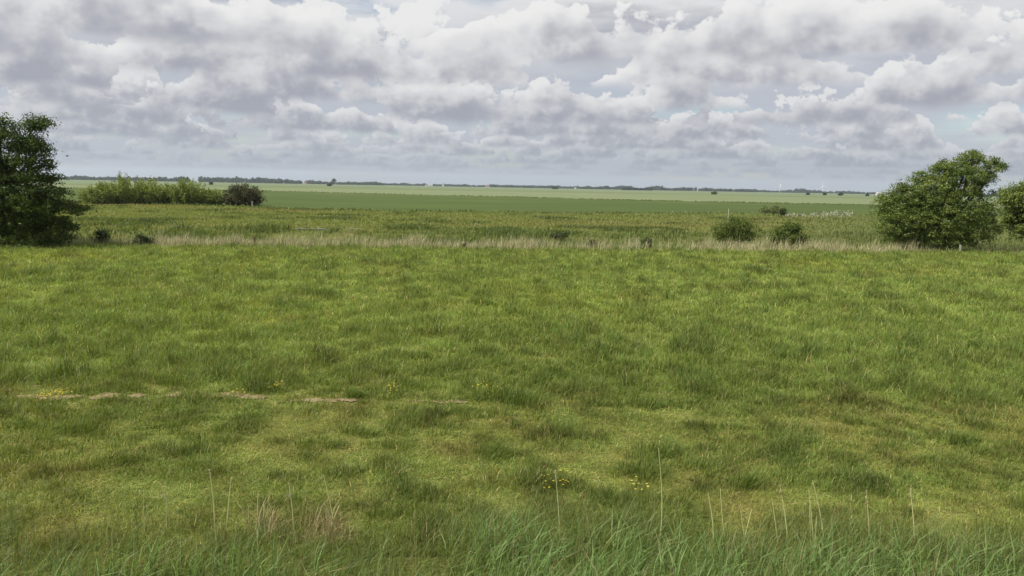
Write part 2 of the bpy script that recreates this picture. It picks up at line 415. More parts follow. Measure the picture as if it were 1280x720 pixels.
def meadow():
    g = np.random.default_rng(11); b = MB()
    dens = lambda Y: np.interp(Y, [6.5, 8, 12, 20, 30, 45], [3800, 3400, 1900, 800, 400, 250])
    x, y = scatter(g, 6.6, 47.5, dens)
    u = y - front(x); patch = fbm(x, y, 1.1, 21, 3, 0.7); big = fbm(x, y, 7.0, 22, 3, 1.2); fine = fbm(x, y, 0.42, 23, 2, 0.8)
    trod = sm(y, 11.6, 12.6 + 0.0 * x)                                  # nearer than the old track the sward is short
    lushness = np.clip(0.5 * patch + 0.35 * big + 0.3 * fine + 0.16 * trod - 0.02, 0, 1)
    keep = (u < 1.2) & (soil_mask(x, y) + 0.9 * sm(fbm(x, y, 0.16, 77, 2), 0.42, 0.62) + 0.20 > g.uniform(0, 1, len(x))) & (g.uniform(0, 1, len(x)) < 0.35 + 1.1 * lushness)
    x, y, patch, big, fine, trod, lushness, u = [q[keep] for q in (x, y, patch, big, fine, trod, lushness, u)]
    n = len(x); tall = sm(lushness, 0.42, 0.72)
    H = (0.050 + 0.025 * trod + (0.05 + 0.06 * trod) * tall * (1 - 0.2 * sm(y, 18, 34)) + 0.03 * sm(y, 18, 40)) * g.uniform(0.55, 1.4, n)
    W = np.interp(y, [6, 10, 20, 45], [0.0050, 0.007, 0.013, 0.024]) * g.uniform(0.7, 1.3, n)
    wind = np.stack([0.08 * H + g.normal(0, 0.85, n) * H, g.normal(0, 0.85, n) * H], 1)
    col = mixc(YELG, LUSH, sm(lushness + g.normal(0, 0.10, n), 0.38, 0.66))
    dk = sm(fbm(x, y, 0.85, 29, 3, 0.7) + 0.12 * (patch - 0.5), 0.56, 0.70)
    col = mixc(col, DARK * 1.15, 0.55 * dk); H = H * (1 + 0.40 * dk)
    br = sm(fbm(x, y, 1.7, 24, 3, 0.8) + g.normal(0, 0.09, n) + 0.06 * (1 - trod), 0.57, 0.78)
    col = mixc(col, BRWN, br * (0.34 - 0.18 * trod))
    st = g.uniform(0, 1, n) < (0.035 + 0.035 * (1 - trod)); col[st] = STRAW * np.array((1.0, 0.97, 0.8)) * g.uniform(0.5, 1.0, (st.sum(), 1))
    yl = sm(fbm(x, y, 4.0, 27, 3, 0.9), 0.54, 0.76) * sm(y, 14, 24); col = mixc(col, (0.175, 0.180, 0.022), 0.22 * yl)
    fm = fbm(x, y, 0.40, 91, 3, 0.9) * (1 - sm(y, 14, 24)) + fbm(x, y, 0.75, 92, 3, 0.6) * sm(y, 14, 24)
    mot = np.clip(1 + 1.6 * (fm - 0.46), 0.5, 1.45); H = H * np.clip(1 + 1.6 * (0.5 - fm), 0.6, 1.6)
    col *= np.array((1.02, 1.02, 1.02))
    col *= mot[:, None] * g.uniform(0.66, 1.34, (n, 1)) * (1.12 + 0.28 * sm(y, 11, 22))[:, None]
    P = np.stack([x, y, ground_z(x, y) - 0.002], 1)
    blades(b, P, H, W, wind, g.uniform(0, 1, n), col, seed=1)
    # flower stems and seed heads standing above the sward
    x, y = scatter(g, 9, 46, lambda Y: np.interp(Y, [9, 13, 20, 46], [4, 14, 12, 8])); k = (y - front(x) < 0.8) & (soil_mask(x, y) > 0.5); x, y = x[k], y[k]; n = len(x)
    H = g.uniform(0.18, 0.36, n) * (0.65 + 0.35 * sm(y, 11.5, 14)); W = np.interp(y, [6, 20, 45], [0.004, 0.008, 0.014])
    col = mixc(np.tile(BRWN * 1.1, (n, 1)), PALE, g.uniform(0, 1, n))
    blades(b, np.stack([x, y, ground_z(x, y)], 1), H, W, np.stack([0.1 * H + g.normal(0, .12, n), g.normal(0, .12, n)], 1), g.uniform(0, 1, n), col, seed=2)
    # many small taller clumps of coarse grass
    cx, cy = scatter(g, 8.5, 45, lambda Y: np.interp(Y, [8, 12, 20, 45], [8.0, 9.0, 5.0, 2.2])); k = (fbm(cx, cy, 2.5, 41, 2, 0.8) > 0.44) & (cy - front(cx) < 0) & (soil_mask(cx, cy) > 0.8)
    clumps(b, g, cx[k], cy[k], g.uniform(0.06, 0.22, k.sum()), g.uniform(0.11, 0.24, k.sum()) * (0.7 + 0.3 * sm(cy[k], 11.5, 13)) * (1 - 0.35 * sm(cy[k], 16, 30)), 1.0)
    o = b.build('meadow_grass', M_GRASS, loc=(0, 20, 0))
    return tag(o, 'wide green meadow grass with yellowish and brownish patches in front of the reed strip', 'grass', kind='stuff')

def clumps(b, g, cx, cy, rad, hgt, dark, seed=5, per=90):
    nb = np.maximum(20, (per * np.interp(cy, [7, 12, 20, 45], [1.5, 1.0, 0.6, 0.28]) * (rad / 0.2) ** 1.2)).astype(int)
    idx = np.repeat(np.arange(len(cx)), nb); n = len(idx)
    a = g.uniform(0, 2 * math.pi, n); r = np.sqrt(g.uniform(0, 1, n)) * rad[idx]
    x = cx[idx] + r * np.cos(a) * 1.25; y = cy[idx] + r * np.sin(a) * 0.8
    H = hgt[idx] * (1.1 - 0.5 * (r / rad[idx]) ** 2) * g.uniform(0.6, 1.2, n)
    out = 0.45 * (r / rad[idx]) * H
    lean = np.stack([np.cos(a) * out + 0.22 * H + g.normal(0, .2, n) * H, np.sin(a) * out + g.normal(0, .2, n) * H], 1)
    W = np.interp(cy[idx], [6, 10, 20, 45], [0.006, 0.008, 0.014, 0.024]) * g.uniform(0.7, 1.3, n)
    tone = np.clip(g.uniform(0, 1, len(cx))[idx] + g.normal(0, 0.25, n), 0, 1)
    col = mixc(mixc(np.tile(DARK * 1.3, (n, 1)), LUSH, tone * (1.2 - dark * 0.7)), YELG, np.clip(g.normal(0.12, 0.15, n), 0, 1)) * g.uniform(0.75, 1.3, (n, 1))
    blades(b, np.stack([x, y, ground_z(x, y) - 0.01], 1), H, W, lean, g.uniform(0, 1, n), col, seed=seed)

def verge():
    """tall lush grass on the near bank"""
    g = np.random.default_rng(17); b = MB()
    n0 = 56000
    x = g.uniform(-6.6, 6.6, n0); y = g.uniform(4.2, 7.9, n0)
    edge = edge_at(x, y)
    k = (y < edge + np.abs(g.normal(0, 0.22, n0)) * (g.uniform(0, 1, n0) < 0.5)) & (g.uniform(0, 1, n0) < 0.30 + 1.2 * sm(fbm(x, y, 0.4, 52, 2), 0.25, 0.8)); x, y, edge = x[k], y[k], edge[k]; n = len(x)
    back = sm(edge - y, 0.9, 0.1)
    H = (0.44 - 0.16 * back) * g.uniform(0.4, 1.25, n) * (0.55 + 0.9 * fbm(x, y, 0.5, 53, 2))
    W = g.uniform(0.003, 0.0125, n) * (1 - 0.4 * back)
    lean = np.stack([(0.30 + 0.5 * (fbm(x, y, 0.7, 58, 2) - 0.5)) * H + g.normal(0, .48, n) * H, g.normal(0, .45, n) * H], 1)
    t = fbm(x, y, 0.9, 54, 2)
    col = mixc(mixc(np.tile(BLUE, (n, 1)), LUSH, 0.7 * sm(t + g.normal(0, .1, n), 0.45, 0.75)), np.array((0.105, 0.140, 0.048)), back * 0.6)
    pale = g.uniform(0, 1, n) < 0.10; col[pale] = np.array((0.20, 0.23, 0.10))
    dry = g.uniform(0, 1, n) < 0.05; col[dry] = STRAW * 0.6
    col *= g.uniform(0.7, 1.3, (n, 1))
    blades(b, np.stack([x, y, ground_z(x, y) - 0.01], 1), H, W, lean, g.uniform(0.2, 1, n), col, seed=4)
    # thin flowering stems with loose heads
    n = 420; x = g.uniform(-6, 6, n); y = g.uniform(5.6, 7.4, n); k = y < edge_at(x, y); x, y = x[k], y[k]; n = len(x)
    H = g.uniform(0.35, 0.62, n); lean = np.stack([0.2 * H + g.normal(0, .15, n) * H, g.normal(0, .15, n) * H], 1)
    col = mixc(np.tile(STRAW * 0.6, (n, 1)), PALE, g.uniform(0, 1, n))
    blades(b, np.stack([x, y, ground_z(x, y)], 1), H, g.uniform(0.003, 0.0055, n), lean, g.uniform(0, .3, n), col, seed=16)
    # finer undergrowth between the broad blades
    n = 42000; x = g.uniform(-6.8, 6.8, n); y = g.uniform(5.2, 8.3, n); k = g.uniform(0, 1, n) < sm(edge_at(x, y) + 0.45 - y, 0, 0.5); x, y = x[k], y[k]; n = len(x)
    H = g.uniform(0.10, 0.30, n); lean = np.stack([0.3 * H + g.normal(0, .5, n) * H, g.normal(0, .5, n) * H], 1)
    col = mixc(np.tile(np.array((0.110, 0.145, 0.036)), (n, 1)), BRWN, np.clip(g.normal(0.05, 0.3, n), 0, 1)) * g.uniform(0.7, 1.3, (n, 1))
    blades(b, np.stack([x, y, ground_z(x, y)], 1), H, g.uniform(0.003, 0.006, n), lean, g.uniform(0, 1, n), col, seed=6)
    return tag(b.build('verge_grass', M_GRASS, loc=(0, 6, 0)), 'tall lush bluish green grass of the near bank leaning with the wind', 'grass', kind='stuff')
def edge_at(x, y):
    px = CX + F_PX * x / 6.9
    e = np.interp(px, [-300, 0, 120, 230, 330, 420, 480, 550, 600, 700, 850, 900, 1000, 1100, 1280, 1600],
                  [7.0, 6.95, 6.85, 7.0, 6.9, 6.75, 6.6, 6.7, 7.1, 7.35, 7.3, 7.1, 7.05, 7.1, 7.0, 6.9])
    return e + 0.06 + 0.55 * (fbm(x, y * 0.3, 0.7, 51, 3) - 0.5) * 2

def reeds():
    g = np.random.default_rng(23); b = MB()
    n = 62000; x = g.uniform(-33, 34, n); u = g.uniform(-0.3, 2.6, n); y = front(x) + u
    px = CX + F_PX * x / y
    dens = np.interp(px, [-60, 100, 130, 190, 260, 420, 470, 560, 660, 700, 860, 900, 1000, 1060, 1140, 1165, 1180, 1300],
                     [0.15, 0.35, 0.3, 0.9, 0.9, 0.45, 0.7, 1.0, 0.9, 0.35, 0.35, 0.65, 0.5, 0.9, 0.8, 0.25, 0.1, 0.1])
    dens = dens * (0.25 + 1.3 * sm(fbm(x, y, 1.0, 61, 3, 0.8), 0.38, 0.62))
    k = g.uniform(0, 1, n) < dens * 0.78; x, y, u = x[k], y[k], u[k]; n = len(x)
    H = (0.22 + 0.30 * sm(u, 0, 1.4) + 0.25 * sm(fbm(x, y, 0.5, 65, 2), 0.5, 0.7)) * g.uniform(0.55, 1.25, n); H = H * (0.7 + 0.7 * fbm(x, y, 1.4, 66, 2)); W = g.uniform(0.008, 0.020, n)
    lean = np.stack([0.10 * H + g.normal(0, .24, n) * H, g.normal(0, .2, n) * H], 1)
    t = g.uniform(0, 1, n)
    col = mixc(mixc(np.tile(np.array((0.46, 0.42, 0.25)), (n, 1)), np.array((0.32, 0.28, 0.165)), sm(t, 0.45, 0.7)), np.array((0.17, 0.21, 0.07)), sm(t, 0.70, 0.85)) * g.uniform(0.7, 1.3, (n, 1))
    blades(b, np.stack([x, y, ground_z(x, y) - 0.02], 1), H, W, lean, g.uniform(0, .4, n), col, seed=7)
    tag(b.build('dry_reeds', M_STRAW, loc=(0, 41, 0)), 'strip of pale dry reeds standing along the ditch behind the meadow', 'reeds', kind='stuff')

def sedge():
    g = np.random.default_rng(29); b = MB()
    x, y = scatter(g, 36, 66, lambda Y: np.full_like(Y, 34.0), 0.68, 3); u = y - front(x)
    far = 15.5 + 3 * (fbm(x, y * 0, 9, 71, 2) - 0.5) * 2
    lim = u / far
    wm = water_mask(x, y); k = (u > -0.2) & (lim < 1) & (wm > 0); wm = wm[k]; x, y, u, lim = x[k], y[k], u[k], lim[k]; n = len(x)
    t = fbm(x, y, 4.0, 72, 3, 1.3)
    H = (0.26 + 0.36 * sm(t, 0.42, 0.68) * sm(u, 3, 7)) * g.uniform(0.6, 1.25, n) * (1 - 0.4 * (u < 2)) * wm
    W = g.uniform(0.03, 0.07, n); lean = np.stack([0.2 * H + g.normal(0, .25, n) * H, g.normal(0, .25, n) * H], 1)
    col = mixc(mixc(np.tile(np.array((0.115, 0.160, 0.044)), (n, 1)), DARK, sm(t, 0.46, 0.64) * 0.85), PALE * 0.75, np.clip(g.normal(0.12, .2, n), 0, 1))
    px = CX + F_PX * x / y; rightpale = sm(px, 840, 1040) * 0.6; col = mixc(col, np.array((0.13, 0.15, 0.055)), rightpale)
    col *= g.uniform(0.75, 1.3, (n, 1))
    blades(b, np.stack([x, y, ground_z(x, y) - 0.02], 1), H, W, lean, g.uniform(0, .8, n), col, seed=8)
    tag(b.build('sedge_bed', M_GRASS, loc=(0, 50, 0)), 'dark green sedge growing in the wet ditch behind the dry reeds', 'sedge', kind='stuff')

def pasture():
    g = np.random.default_rng(31); b = MB()
    x, y = scatter(g, 48, 140, lambda Y: np.interp(Y, [48, 70, 110, 140], [36, 28, 18, 12]), 0.68, 4); u = y - front(x)
    cb = np.array([at(a, c, 0.35) for a, c in crop_bot]); lim = np.interp(x, cb[:, 0], cb[:, 1])
    wm = water_mask(x, y); k = (u > 13) & (y < lim + 1.0) & (wm > 0); wm = wm[k]; x, y = x[k], y[k]; n = len(x)
    t = fbm(x, y, 10.0, 81, 3, 2.4); q = fbm(x, y, 4.0, 82, 3, 1.0)
    H = (0.16 + 0.14 * sm(q, 0.4, 0.7)) * g.uniform(0.6, 1.3, n) * wm; W = np.interp(y, [48, 120], [0.06, 0.14]) * g.uniform(0.7, 1.3, n)
    lean = np.stack([0.2 * H + g.normal(0, .3, n) * H, g.normal(0, .3, n) * H], 1)
    col = mixc(mixc(np.tile(np.array((0.170, 0.205, 0.060)), (n, 1)), np.array((0.195, 0.195, 0.068)), sm(t + g.normal(0, .05, n), 0.45, 0.66)), np.array((0.065, 0.095, 0.026)), sm(q + 0.1 * (1 - sm(y, 55, 75)), 0.54, 0.72) * 0.8)
    px = CX + F_PX * x / y; col = mixc(col, np.array((0.150, 0.180, 0.062)), 0.75 * sm(px, 930, 1060))
    col *= g.uniform(0.9, 1.12, (n, 1))
    blades(b, np.stack([x, y, ground_z(x, y) - 0.02], 1), H, W, lean, g.uniform(0, .8, n), col, seed=9)
    # taller rank grass along the ragged edge of the crop
    n = 9000; x = g.uniform(-80, 110, n); y = np.interp(x, cb[:, 0], cb[:, 1]) + g.normal(0.3, 1.3, n); k = g.uniform(0, 1, n) < sm(fbm(x, y, 3.0, 85, 3), 0.3, 0.6); x, y = x[k], y[k]; n = len(x)
    H = g.uniform(0.12, 0.50, n); col = mixc(np.tile(np.array((0.075, 0.115, 0.028)), (n, 1)), np.array((0.175, 0.185, 0.065)), sm(g.uniform(0, 1, n), 0.5, 0.9)) * g.uniform(0.8, 1.25, (n, 1))
    blades(b, np.stack([x, y, x * 0], 1), H, g.uniform(0.08, 0.16, n), np.stack([0.2 * H + g.normal(0, .3, n) * H, g.normal(0, .3, n) * H], 1), g.uniform(0, .8, n), col, seed=19)
    tag(b.build('pasture_grass', M_GRASS, loc=(0, 80, 0)), 'rough yellowish brown pasture grass between the ditch and the dark crop field', 'grass', kind='stuff')

def margins():
    g = np.random.default_rng(37); b = MB()
    for pts, n, z, w in ((crop_top, 5200, 0.25, 0.35), (line_px, 3800, 0.1, 0.8)):
        W_ = np.array([at(a, c, 0.3) for a, c in pts]); s = g.uniform(0, len(W_) - 1.001, n); k = s.astype(int); f = (s - k)[:, None]
        P = W_[k] * (1 - f) + W_[k + 1] * f; P[:, 2] = z; P[:, 1] += g.normal(0, 0.012, n) * P[:, 1]
        keep = g.uniform(0, 1, n) < sm(fbm(P[:, 0], P[:, 1], 14.0, 38, 3), 0.35, 0.65); P = P[keep]; m_ = len(P)
        H = g.uniform(0.08, 0.38, m_); col = mixc(np.tile(np.array((0.085, 0.120, 0.040)), (m_, 1)), np.array((0.16, 0.18, 0.085)), g.uniform(0, 1, m_))
        blades(b, P, H, g.uniform(0.6, 1.6, m_) * w, g.normal(0, 0.1, (m_, 2)), g.uniform(0, .8, m_), col, seed=20)
    tag(b.build('field_margin_grass', M_GRASS), 'rank grass along the far edges of the crop field', 'grass', kind='stuff')

meadow(); verge(); reeds(); sedge(); pasture(); margins()


# ------------------------------------------------------------------ trees and shrubs
def leaves(b, P, size, nrm, col, seed=0, slim=0.55, fold=0.25):
    """one folded diamond leaf per row"""
    N = len(P); g = np.random.default_rng(seed)
    nrm = nrm / (np.linalg.norm(nrm, axis=1)[:, None] + 1e-9)
    t = g.normal(0, 1, (N, 3)); t -= nrm * (t * nrm).sum(1)[:, None]; t /= np.linalg.norm(t, axis=1)[:, None] + 1e-9
    s = np.cross(nrm, t); sz = (np.asarray(size) * g.uniform(0.65, 1.3, N))[:, None]
    V = np.empty((N, 4, 3), np.float32)
    V[:, 0] = P - t * sz * 0.5; V[:, 2] = P + t * sz * 0.5
    V[:, 1] = P - s * sz * slim * 0.5 + nrm * sz * fold * 0.5; V[:, 3] = P + s * sz * slim * 0.5 + nrm * sz * fold * 0.5
    i = (np.arange(N) * 4)[:, None]
    F = np.concatenate([i + [0, 1, 2], i + [0, 2, 3]], 1).reshape(-1, 3)
    b.add(V, F, np.repeat(col, 4, 0))

def crown_points(g, ells, n_clump, shell=0.6):
    w = np.array([(e[1][0] * e[1][1] * e[1][2]) ** (2 / 3) * (e[2] if len(e) > 2 else 1) for e in ells]); w /= w.sum()
    k = g.choice(len(ells), n_clump, p=w)
    d = g.normal(0, 1, (n_clump, 3)); d /= np.linalg.norm(d, axis=1)[:, None]
    r = shell + (1 - shell) * g.uniform(0, 1, n_clump) ** 0.7
    c = np.array([e[0] for e in ells])[k]; rad = np.array([e[1] for e in ells])[k]
    return c + d * rad * r[:, None], d, k

def crown(b, g, ells, n_clump, per, leaf, clump_r, dark, light, shell=0.6, flat=0.6, ground=0.05, slim=0.55, jit=0.25, up_bias=0.5):
    cp, d, k = crown_points(g, ells, n_clump, shell)
    cp = cp[cp[:, 2] > ground]; d = d[:len(cp)]; n = len(cp)
    tone = np.clip(g.normal(0.42, 0.28, n), 0, 1)
    idx = np.repeat(np.arange(n), (per * g.uniform(0.5, 1.5, n)).astype(int)); N = len(idx)
    off = g.normal(0, 1, (N, 3)) * clump_r * np.array([1, 1, flat])
    P = cp[idx] + off; P[:, 2] = np.maximum(P[:, 2], ground)
    nr = g.normal(0, 0.75, (N, 3)) + off / clump_r * 0.4 + np.array([0, 0, up_bias])
    t = np.clip(tone[idx] + g.normal(0, 0.16, N), 0, 1)
    col = mixc(np.tile(np.array(dark), (N, 1)), np.array(light), t) * g.uniform(1 - jit, 1 + jit, (N, 1))
    leaves(b, P, np.full(N, leaf), nr, col, seed=int(g.integers(1e6)), slim=slim)
    # loose sprigs reaching past the outline
    m = int(n_clump * 0.34); sp, d2, _ = crown_points(g, ells, m, 1.02); sp = sp + d2 * np.abs(g.normal(0, clump_r * 0.75, (m, 1))); sp = sp[sp[:, 2] > ground + 0.1]
    idx = np.repeat(np.arange(len(sp)), max(6, per // 4)); N = len(idx)
    P = sp[idx] + g.normal(0, 1, (N, 3)) * clump_r * np.array([0.55, 0.55, 0.5]); P[:, 2] = np.maximum(P[:, 2], ground)
    col = mixc(np.tile(np.array(dark), (N, 1)), np.array(light), np.clip(g.normal(0.55, 0.25, N), 0, 1)) * g.uniform(1 - jit, 1 + jit, (N, 1))
    leaves(b, P, np.full(N, leaf), g.normal(0, 0.8, (N, 3)) + [0, 0, up_bias], col, seed=int(g.integers(1e6)), slim=slim)
    return cp

def px_ell(e, Y):
    """ellipse drawn in photograph pixels -> an ellipsoid standing at distance Y"""
    x, y, rx, ry = e[:4]; c = pos(x, y, Y); m = Y / F_PX
    if len(e) > 5: c = c + np.array([0, e[5], 0])
    return (c, (rx * m, (rx * 0.85 + ry * 0.15) * m, ry * m), e[4] if len(e) > 4 else 1)

def branch_pts(g, a, c, n=7, sag=0.12):
    a, c = np.array(a, float), np.array(c, float); L = np.linalg.norm(c - a); t = np.linspace(0, 1, n)[:, None]
    mid = (a + c) / 2 + np.array([0, 0, L * sag]) + g.normal(0, L * 0.05, 3)
    p = (1 - t) ** 2 * a + 2 * t * (1 - t) * mid + t ** 2 * c
    p[1:-1] += g.normal(0, L * 0.012, (n - 2, 3)); return p

BARK = np.array((0.085, 0.070, 0.052))
def tree(name, label, cat, base, ells, Y, n_clump, per, leaf, clump_r, dark, light, trunk_r, seed, trunk_top=0.35, group=None,
         shell=0.6, flat=0.6, blossom=0, twigs=60, slim=0.55, up_bias=0.5, limbs=True):
    g = np.random.default_rng(seed)
    E = [px_ell(e, Y) for e in ells]
    root = empty(name, base); tag(root, label, cat, group)
    top = max(e[0][2] + e[1][2] for e in E); heart = np.array([base[0], base[1], base[2] + top * trunk_top])
    b = MB(); tp = branch_pts(g, np.array(base) - [0, 0, 0.1], heart, 6, 0.0)
    b.tube(tp, np.linspace(trunk_r * 1.25, trunk_r * 0.75, 6) * np.array([1.25, 1.05, 1, 1, 1, 1]), BARK, 9)
    b.build('trunk', M_BARK, root, smooth=True)
    b = MB(); cp = crown(b, g, E, n_clump, per, leaf, clump_r, dark, light, shell, flat, base[2] + 0.05, slim, up_bias=up_bias)
    b.build('crown', M_LEAF, root)
    if limbs:
        for i, e in enumerate(E):
            b = MB(); start = tp[-1] if i % 2 == 0 else tp[-2]
            bp = branch_pts(g, start, e[0], 7); b.tube(bp, np.linspace(trunk_r * 0.6, trunk_r * 0.18, 7), BARK, 7)
            near = cp[np.argsort(((cp - e[0]) ** 2).sum(1))[:max(3, twigs // len(E)) * 3:3]]
            for q in near:
                j = int(g.integers(3, 7)); b.tube(branch_pts(g, bp[j], q, 5), np.linspace(trunk_r * 0.16, trunk_r * 0.05, 5), BARK, 4, cap=False)
            b.build('limb', M_BARK, root, smooth=True)
    if blossom:
        b = MB(); q = cp[g.choice(len(cp), min(blossom, len(cp)), replace=False)]; q = q[q[:, 1] < Y + 1.0]
        idx = np.repeat(np.arange(len(q)), 16); N = len(idx)
        P = q[idx] + g.normal(0, 0.075, (N, 3)) * np.array([1, 1, 0.35]) + np.array([0, -0.12, 0.13])
        leaves(b, P, np.full(N, 0.055), g.normal(0, 0.3, (N, 3)) + [0, 0, 1], np.tile((0.50, 0.49, 0.34), (N, 1)) * g.uniform(0.8, 1.1, (N, 1)), seed=3, slim=0.9)
        b.build('blossom', M_FLOWER, root)
    return root

def gz(p): return np.array([p[0], p[1], float(ground_z(np.array([p[0]]), np.array([p[1]]))[0])])
def on_ground(px, Y): x = (pos(px, 300, Y))[0]; return gz((x, Y))

# the dark spreading tree at the edge of the meadow on the left
YL = 37.5
tree('meadow_tree', 'tall dark spreading tree with layered low branches, cut off by the left border', 'tree', on_ground(6, YL),
     [(5, 155, 24, 14), (47, 154, 17, 9, 1.2), (36, 172, 20, 18, 0.4), (36, 205, 22, 30, 0.3), (44, 240, 26, 26, 0.4), (56, 272, 26, 24, 0.5), (15, 180, 40, 15), (50, 188, 14, 9), (-35, 175, 46, 30), (20, 205, 44, 10), (62, 206, 8, 4, 1.3), (25, 222, 44, 7), (66, 224, 12, 5, 1.3), (-40, 222, 70, 26),
      (30, 240, 54, 10), (40, 258, 60, 10), (90, 260, 17, 7, 1.4), (25, 278, 52, 12), (78, 282, 17, 9), (30, 299, 60, 12), (-40, 275, 80, 34)], YL,
     1350, 52, 0.105, 0.17, (0.018, 0.042, 0.008), (0.100, 0.145, 0.022), 0.17, 101, 0.42, shell=0.4, flat=0.50, twigs=60)

# the rounded flowering shrub tree on the right
YR = 46.0
tree('elder_tree', 'big rounded bushy tree dotted with pale flower heads, standing right of the two small bushes', 'tree', on_ground(1185, YR),
     [(1218, 212, 26, 18, 1.2), (1216, 198, 11, 8, 1.2), (1236, 222, 10, 11, 1.0), (1180, 218, 20, 13), (1196, 226, 36, 22), (1165, 240, 34, 22), (1142, 246, 24, 18), (1132, 262, 38, 26), (1160, 270, 46, 32), (1118, 278, 24, 24),
      (1195, 262, 44, 30), (1212, 284, 34, 26), (1170, 290, 48, 22), (1228, 246, 22, 14, 0.25), (1240, 268, 10, 9, 0.6), (1216, 194, 5, 6, 2), (1227, 195, 4, 5, 2), (1249, 209, 7, 4, 2), (1240, 203, 5, 5, 2), (1152, 221, 9, 6, 1.5), (1126, 233, 9, 7, 1.5), (1110, 247, 10, 8, 1.5), (1182, 206, 8, 7, 1.5), (1140, 292, 26, 16)], YR,
     1250, 66, 0.098, 0.15, (0.044, 0.084, 0.012), (0.190, 0.240, 0.056), 0.16, 102, 0.3, shell=0.55, flat=0.5, blossom=150, twigs=80)
YF = 49.0
tree('border_tree', 'bushy green tree at the right border, partly cut off beside the big rounded tree', 'tree', on_ground(1290, YF),
     [(1272, 245, 20, 14), (1300, 240, 26, 16), (1262, 254, 14, 10), (1285, 262, 26, 18), (1280, 280, 20, 18), (1310, 275, 28, 26), (1262, 272, 8, 6)], YF,
     480, 50, 0.125, 0.17, (0.046, 0.085, 0.012), (0.205, 0.255, 0.060), 0.12, 103, 0.35, shell=0.45, blossom=30, twigs=50)

def bush(name, label, px, pyb, w, h, Y, n_clump, per, leaf, dark, light, seed, group=None, shape=None, cr=0.14):
    m = Y / F_PX; b0 = on_ground(px, Y)
    ells = shape or [(px - w * 0.22, pyb - h * 0.42, w * 0.28, h * 0.42), (px + w * 0.2, pyb - h * 0.45, w * 0.30, h * 0.46), (px, pyb - h * 0.58, w * 0.30, h * 0.42), (px - w * 0.05, pyb - h * 0.25, w * 0.42, h * 0.26)]
    return tree(name, label, 'bush', b0, ells, Y, n_clump, per, leaf, cr, dark, light, max(0.02, 0.02 * w * m), seed, 0.22, group, shell=0.45, twigs=24)

BD, BL_ = (0.036, 0.066, 0.010), (0.135, 0.175, 0.036)
bush('small_bush', 'broad low dark green bush behind the reeds, left of the bush with a raised tip', 921, 303, 58, 32, 51, 230, 34, 0.10, BD, BL_, 111, 'bushes along the reed strip')
bush('small_bush', 'small dark green bush with a raised tip and low right shoulder in the reeds', 988, 310, 52, 32, 46.5, 220, 34, 0.10, BD, BL_, 112, 'bushes along the reed strip',
     [(982, 296, 17, 13), (990, 284, 11, 7), (1004, 303, 11, 8), (972, 299, 10, 9), (990, 304, 18, 7)])
SH = 'low shrubs in the reed strip'
bush('shrub', 'dark upright little shrub just right of the tall dark left tree', 127, 305, 20, 21, 39.5, 60, 30, 0.08, (0.022, 0.040, 0.012), (0.060, 0.085, 0.025), 113, SH, cr=0.09)
bush('shrub', 'little shrub sloping down to the right where the pale left reeds begin', 182, 309, 24, 16, 39, 60, 30, 0.08, (0.026, 0.048, 0.012), (0.075, 0.105, 0.028), 114, SH, [(176, 301, 9, 6), (186, 304, 8, 6), (180, 305, 12, 4)], cr=0.08)
bush('shrub', 'tiny dark shrub beside the pale thin post in the middle of the reed strip', 809, 309, 14, 12, 43, 36, 26, 0.08, (0.024, 0.044, 0.012), (0.070, 0.095, 0.026), 115, SH, cr=0.08)
bush('shrub', 'tiny pale green shrub between the middle reed posts and the dark shrub', 740, 307, 10, 9, 43, 24, 24, 0.08, (0.04, 0.065, 0.018), (0.090, 0.115, 0.034), 116, SH, cr=0.07)
bush('shrub', 'flat dark shrub in the sedge above the three pale posts', 700, 297, 26, 8, 52, 40, 26, 0.09, (0.028, 0.050, 0.014), (0.070, 0.095, 0.028), 117, SH, cr=0.09)
bush('shrub', 'small nearly black plant at the foot of the pale reeds', 580, 313, 8, 9, 40.5, 16, 22, 0.06, (0.012, 0.016, 0.008), (0.030, 0.036, 0.016), 118, SH, cr=0.05)
bush('shrub', 'dark flat shrub beyond the ditch, below the green willow scrub', 184, 281, 44, 7, 60, 46, 24, 0.11, (0.030, 0.050, 0.014), (0.075, 0.095, 0.028), 119, SH, cr=0.12)
bush('shrub', 'low grey green weedy shrub before the dark crop field, above two small bushes', 965, 266, 36, 9, 104, 50, 26, 0.20, (0.085, 0.115, 0.040), (0.170, 0.200, 0.08), 120, SH, cr=0.2)
bush('shrub', 'small dark shrub at the left end of the whitish weeds before the crop field', 979, 268, 8, 8, 103, 20, 24, 0.16, (0.026, 0.048, 0.014), (0.070, 0.100, 0.03), 121, SH, cr=0.14)
bush('hawthorn_bush', 'rounded dark brownish bush standing alone right of the green willow scrub', 303, 259, 47, 29, 107, 260, 36, 0.20, (0.034, 0.036, 0.014), (0.085, 0.080, 0.034), 122, None, cr=0.28)

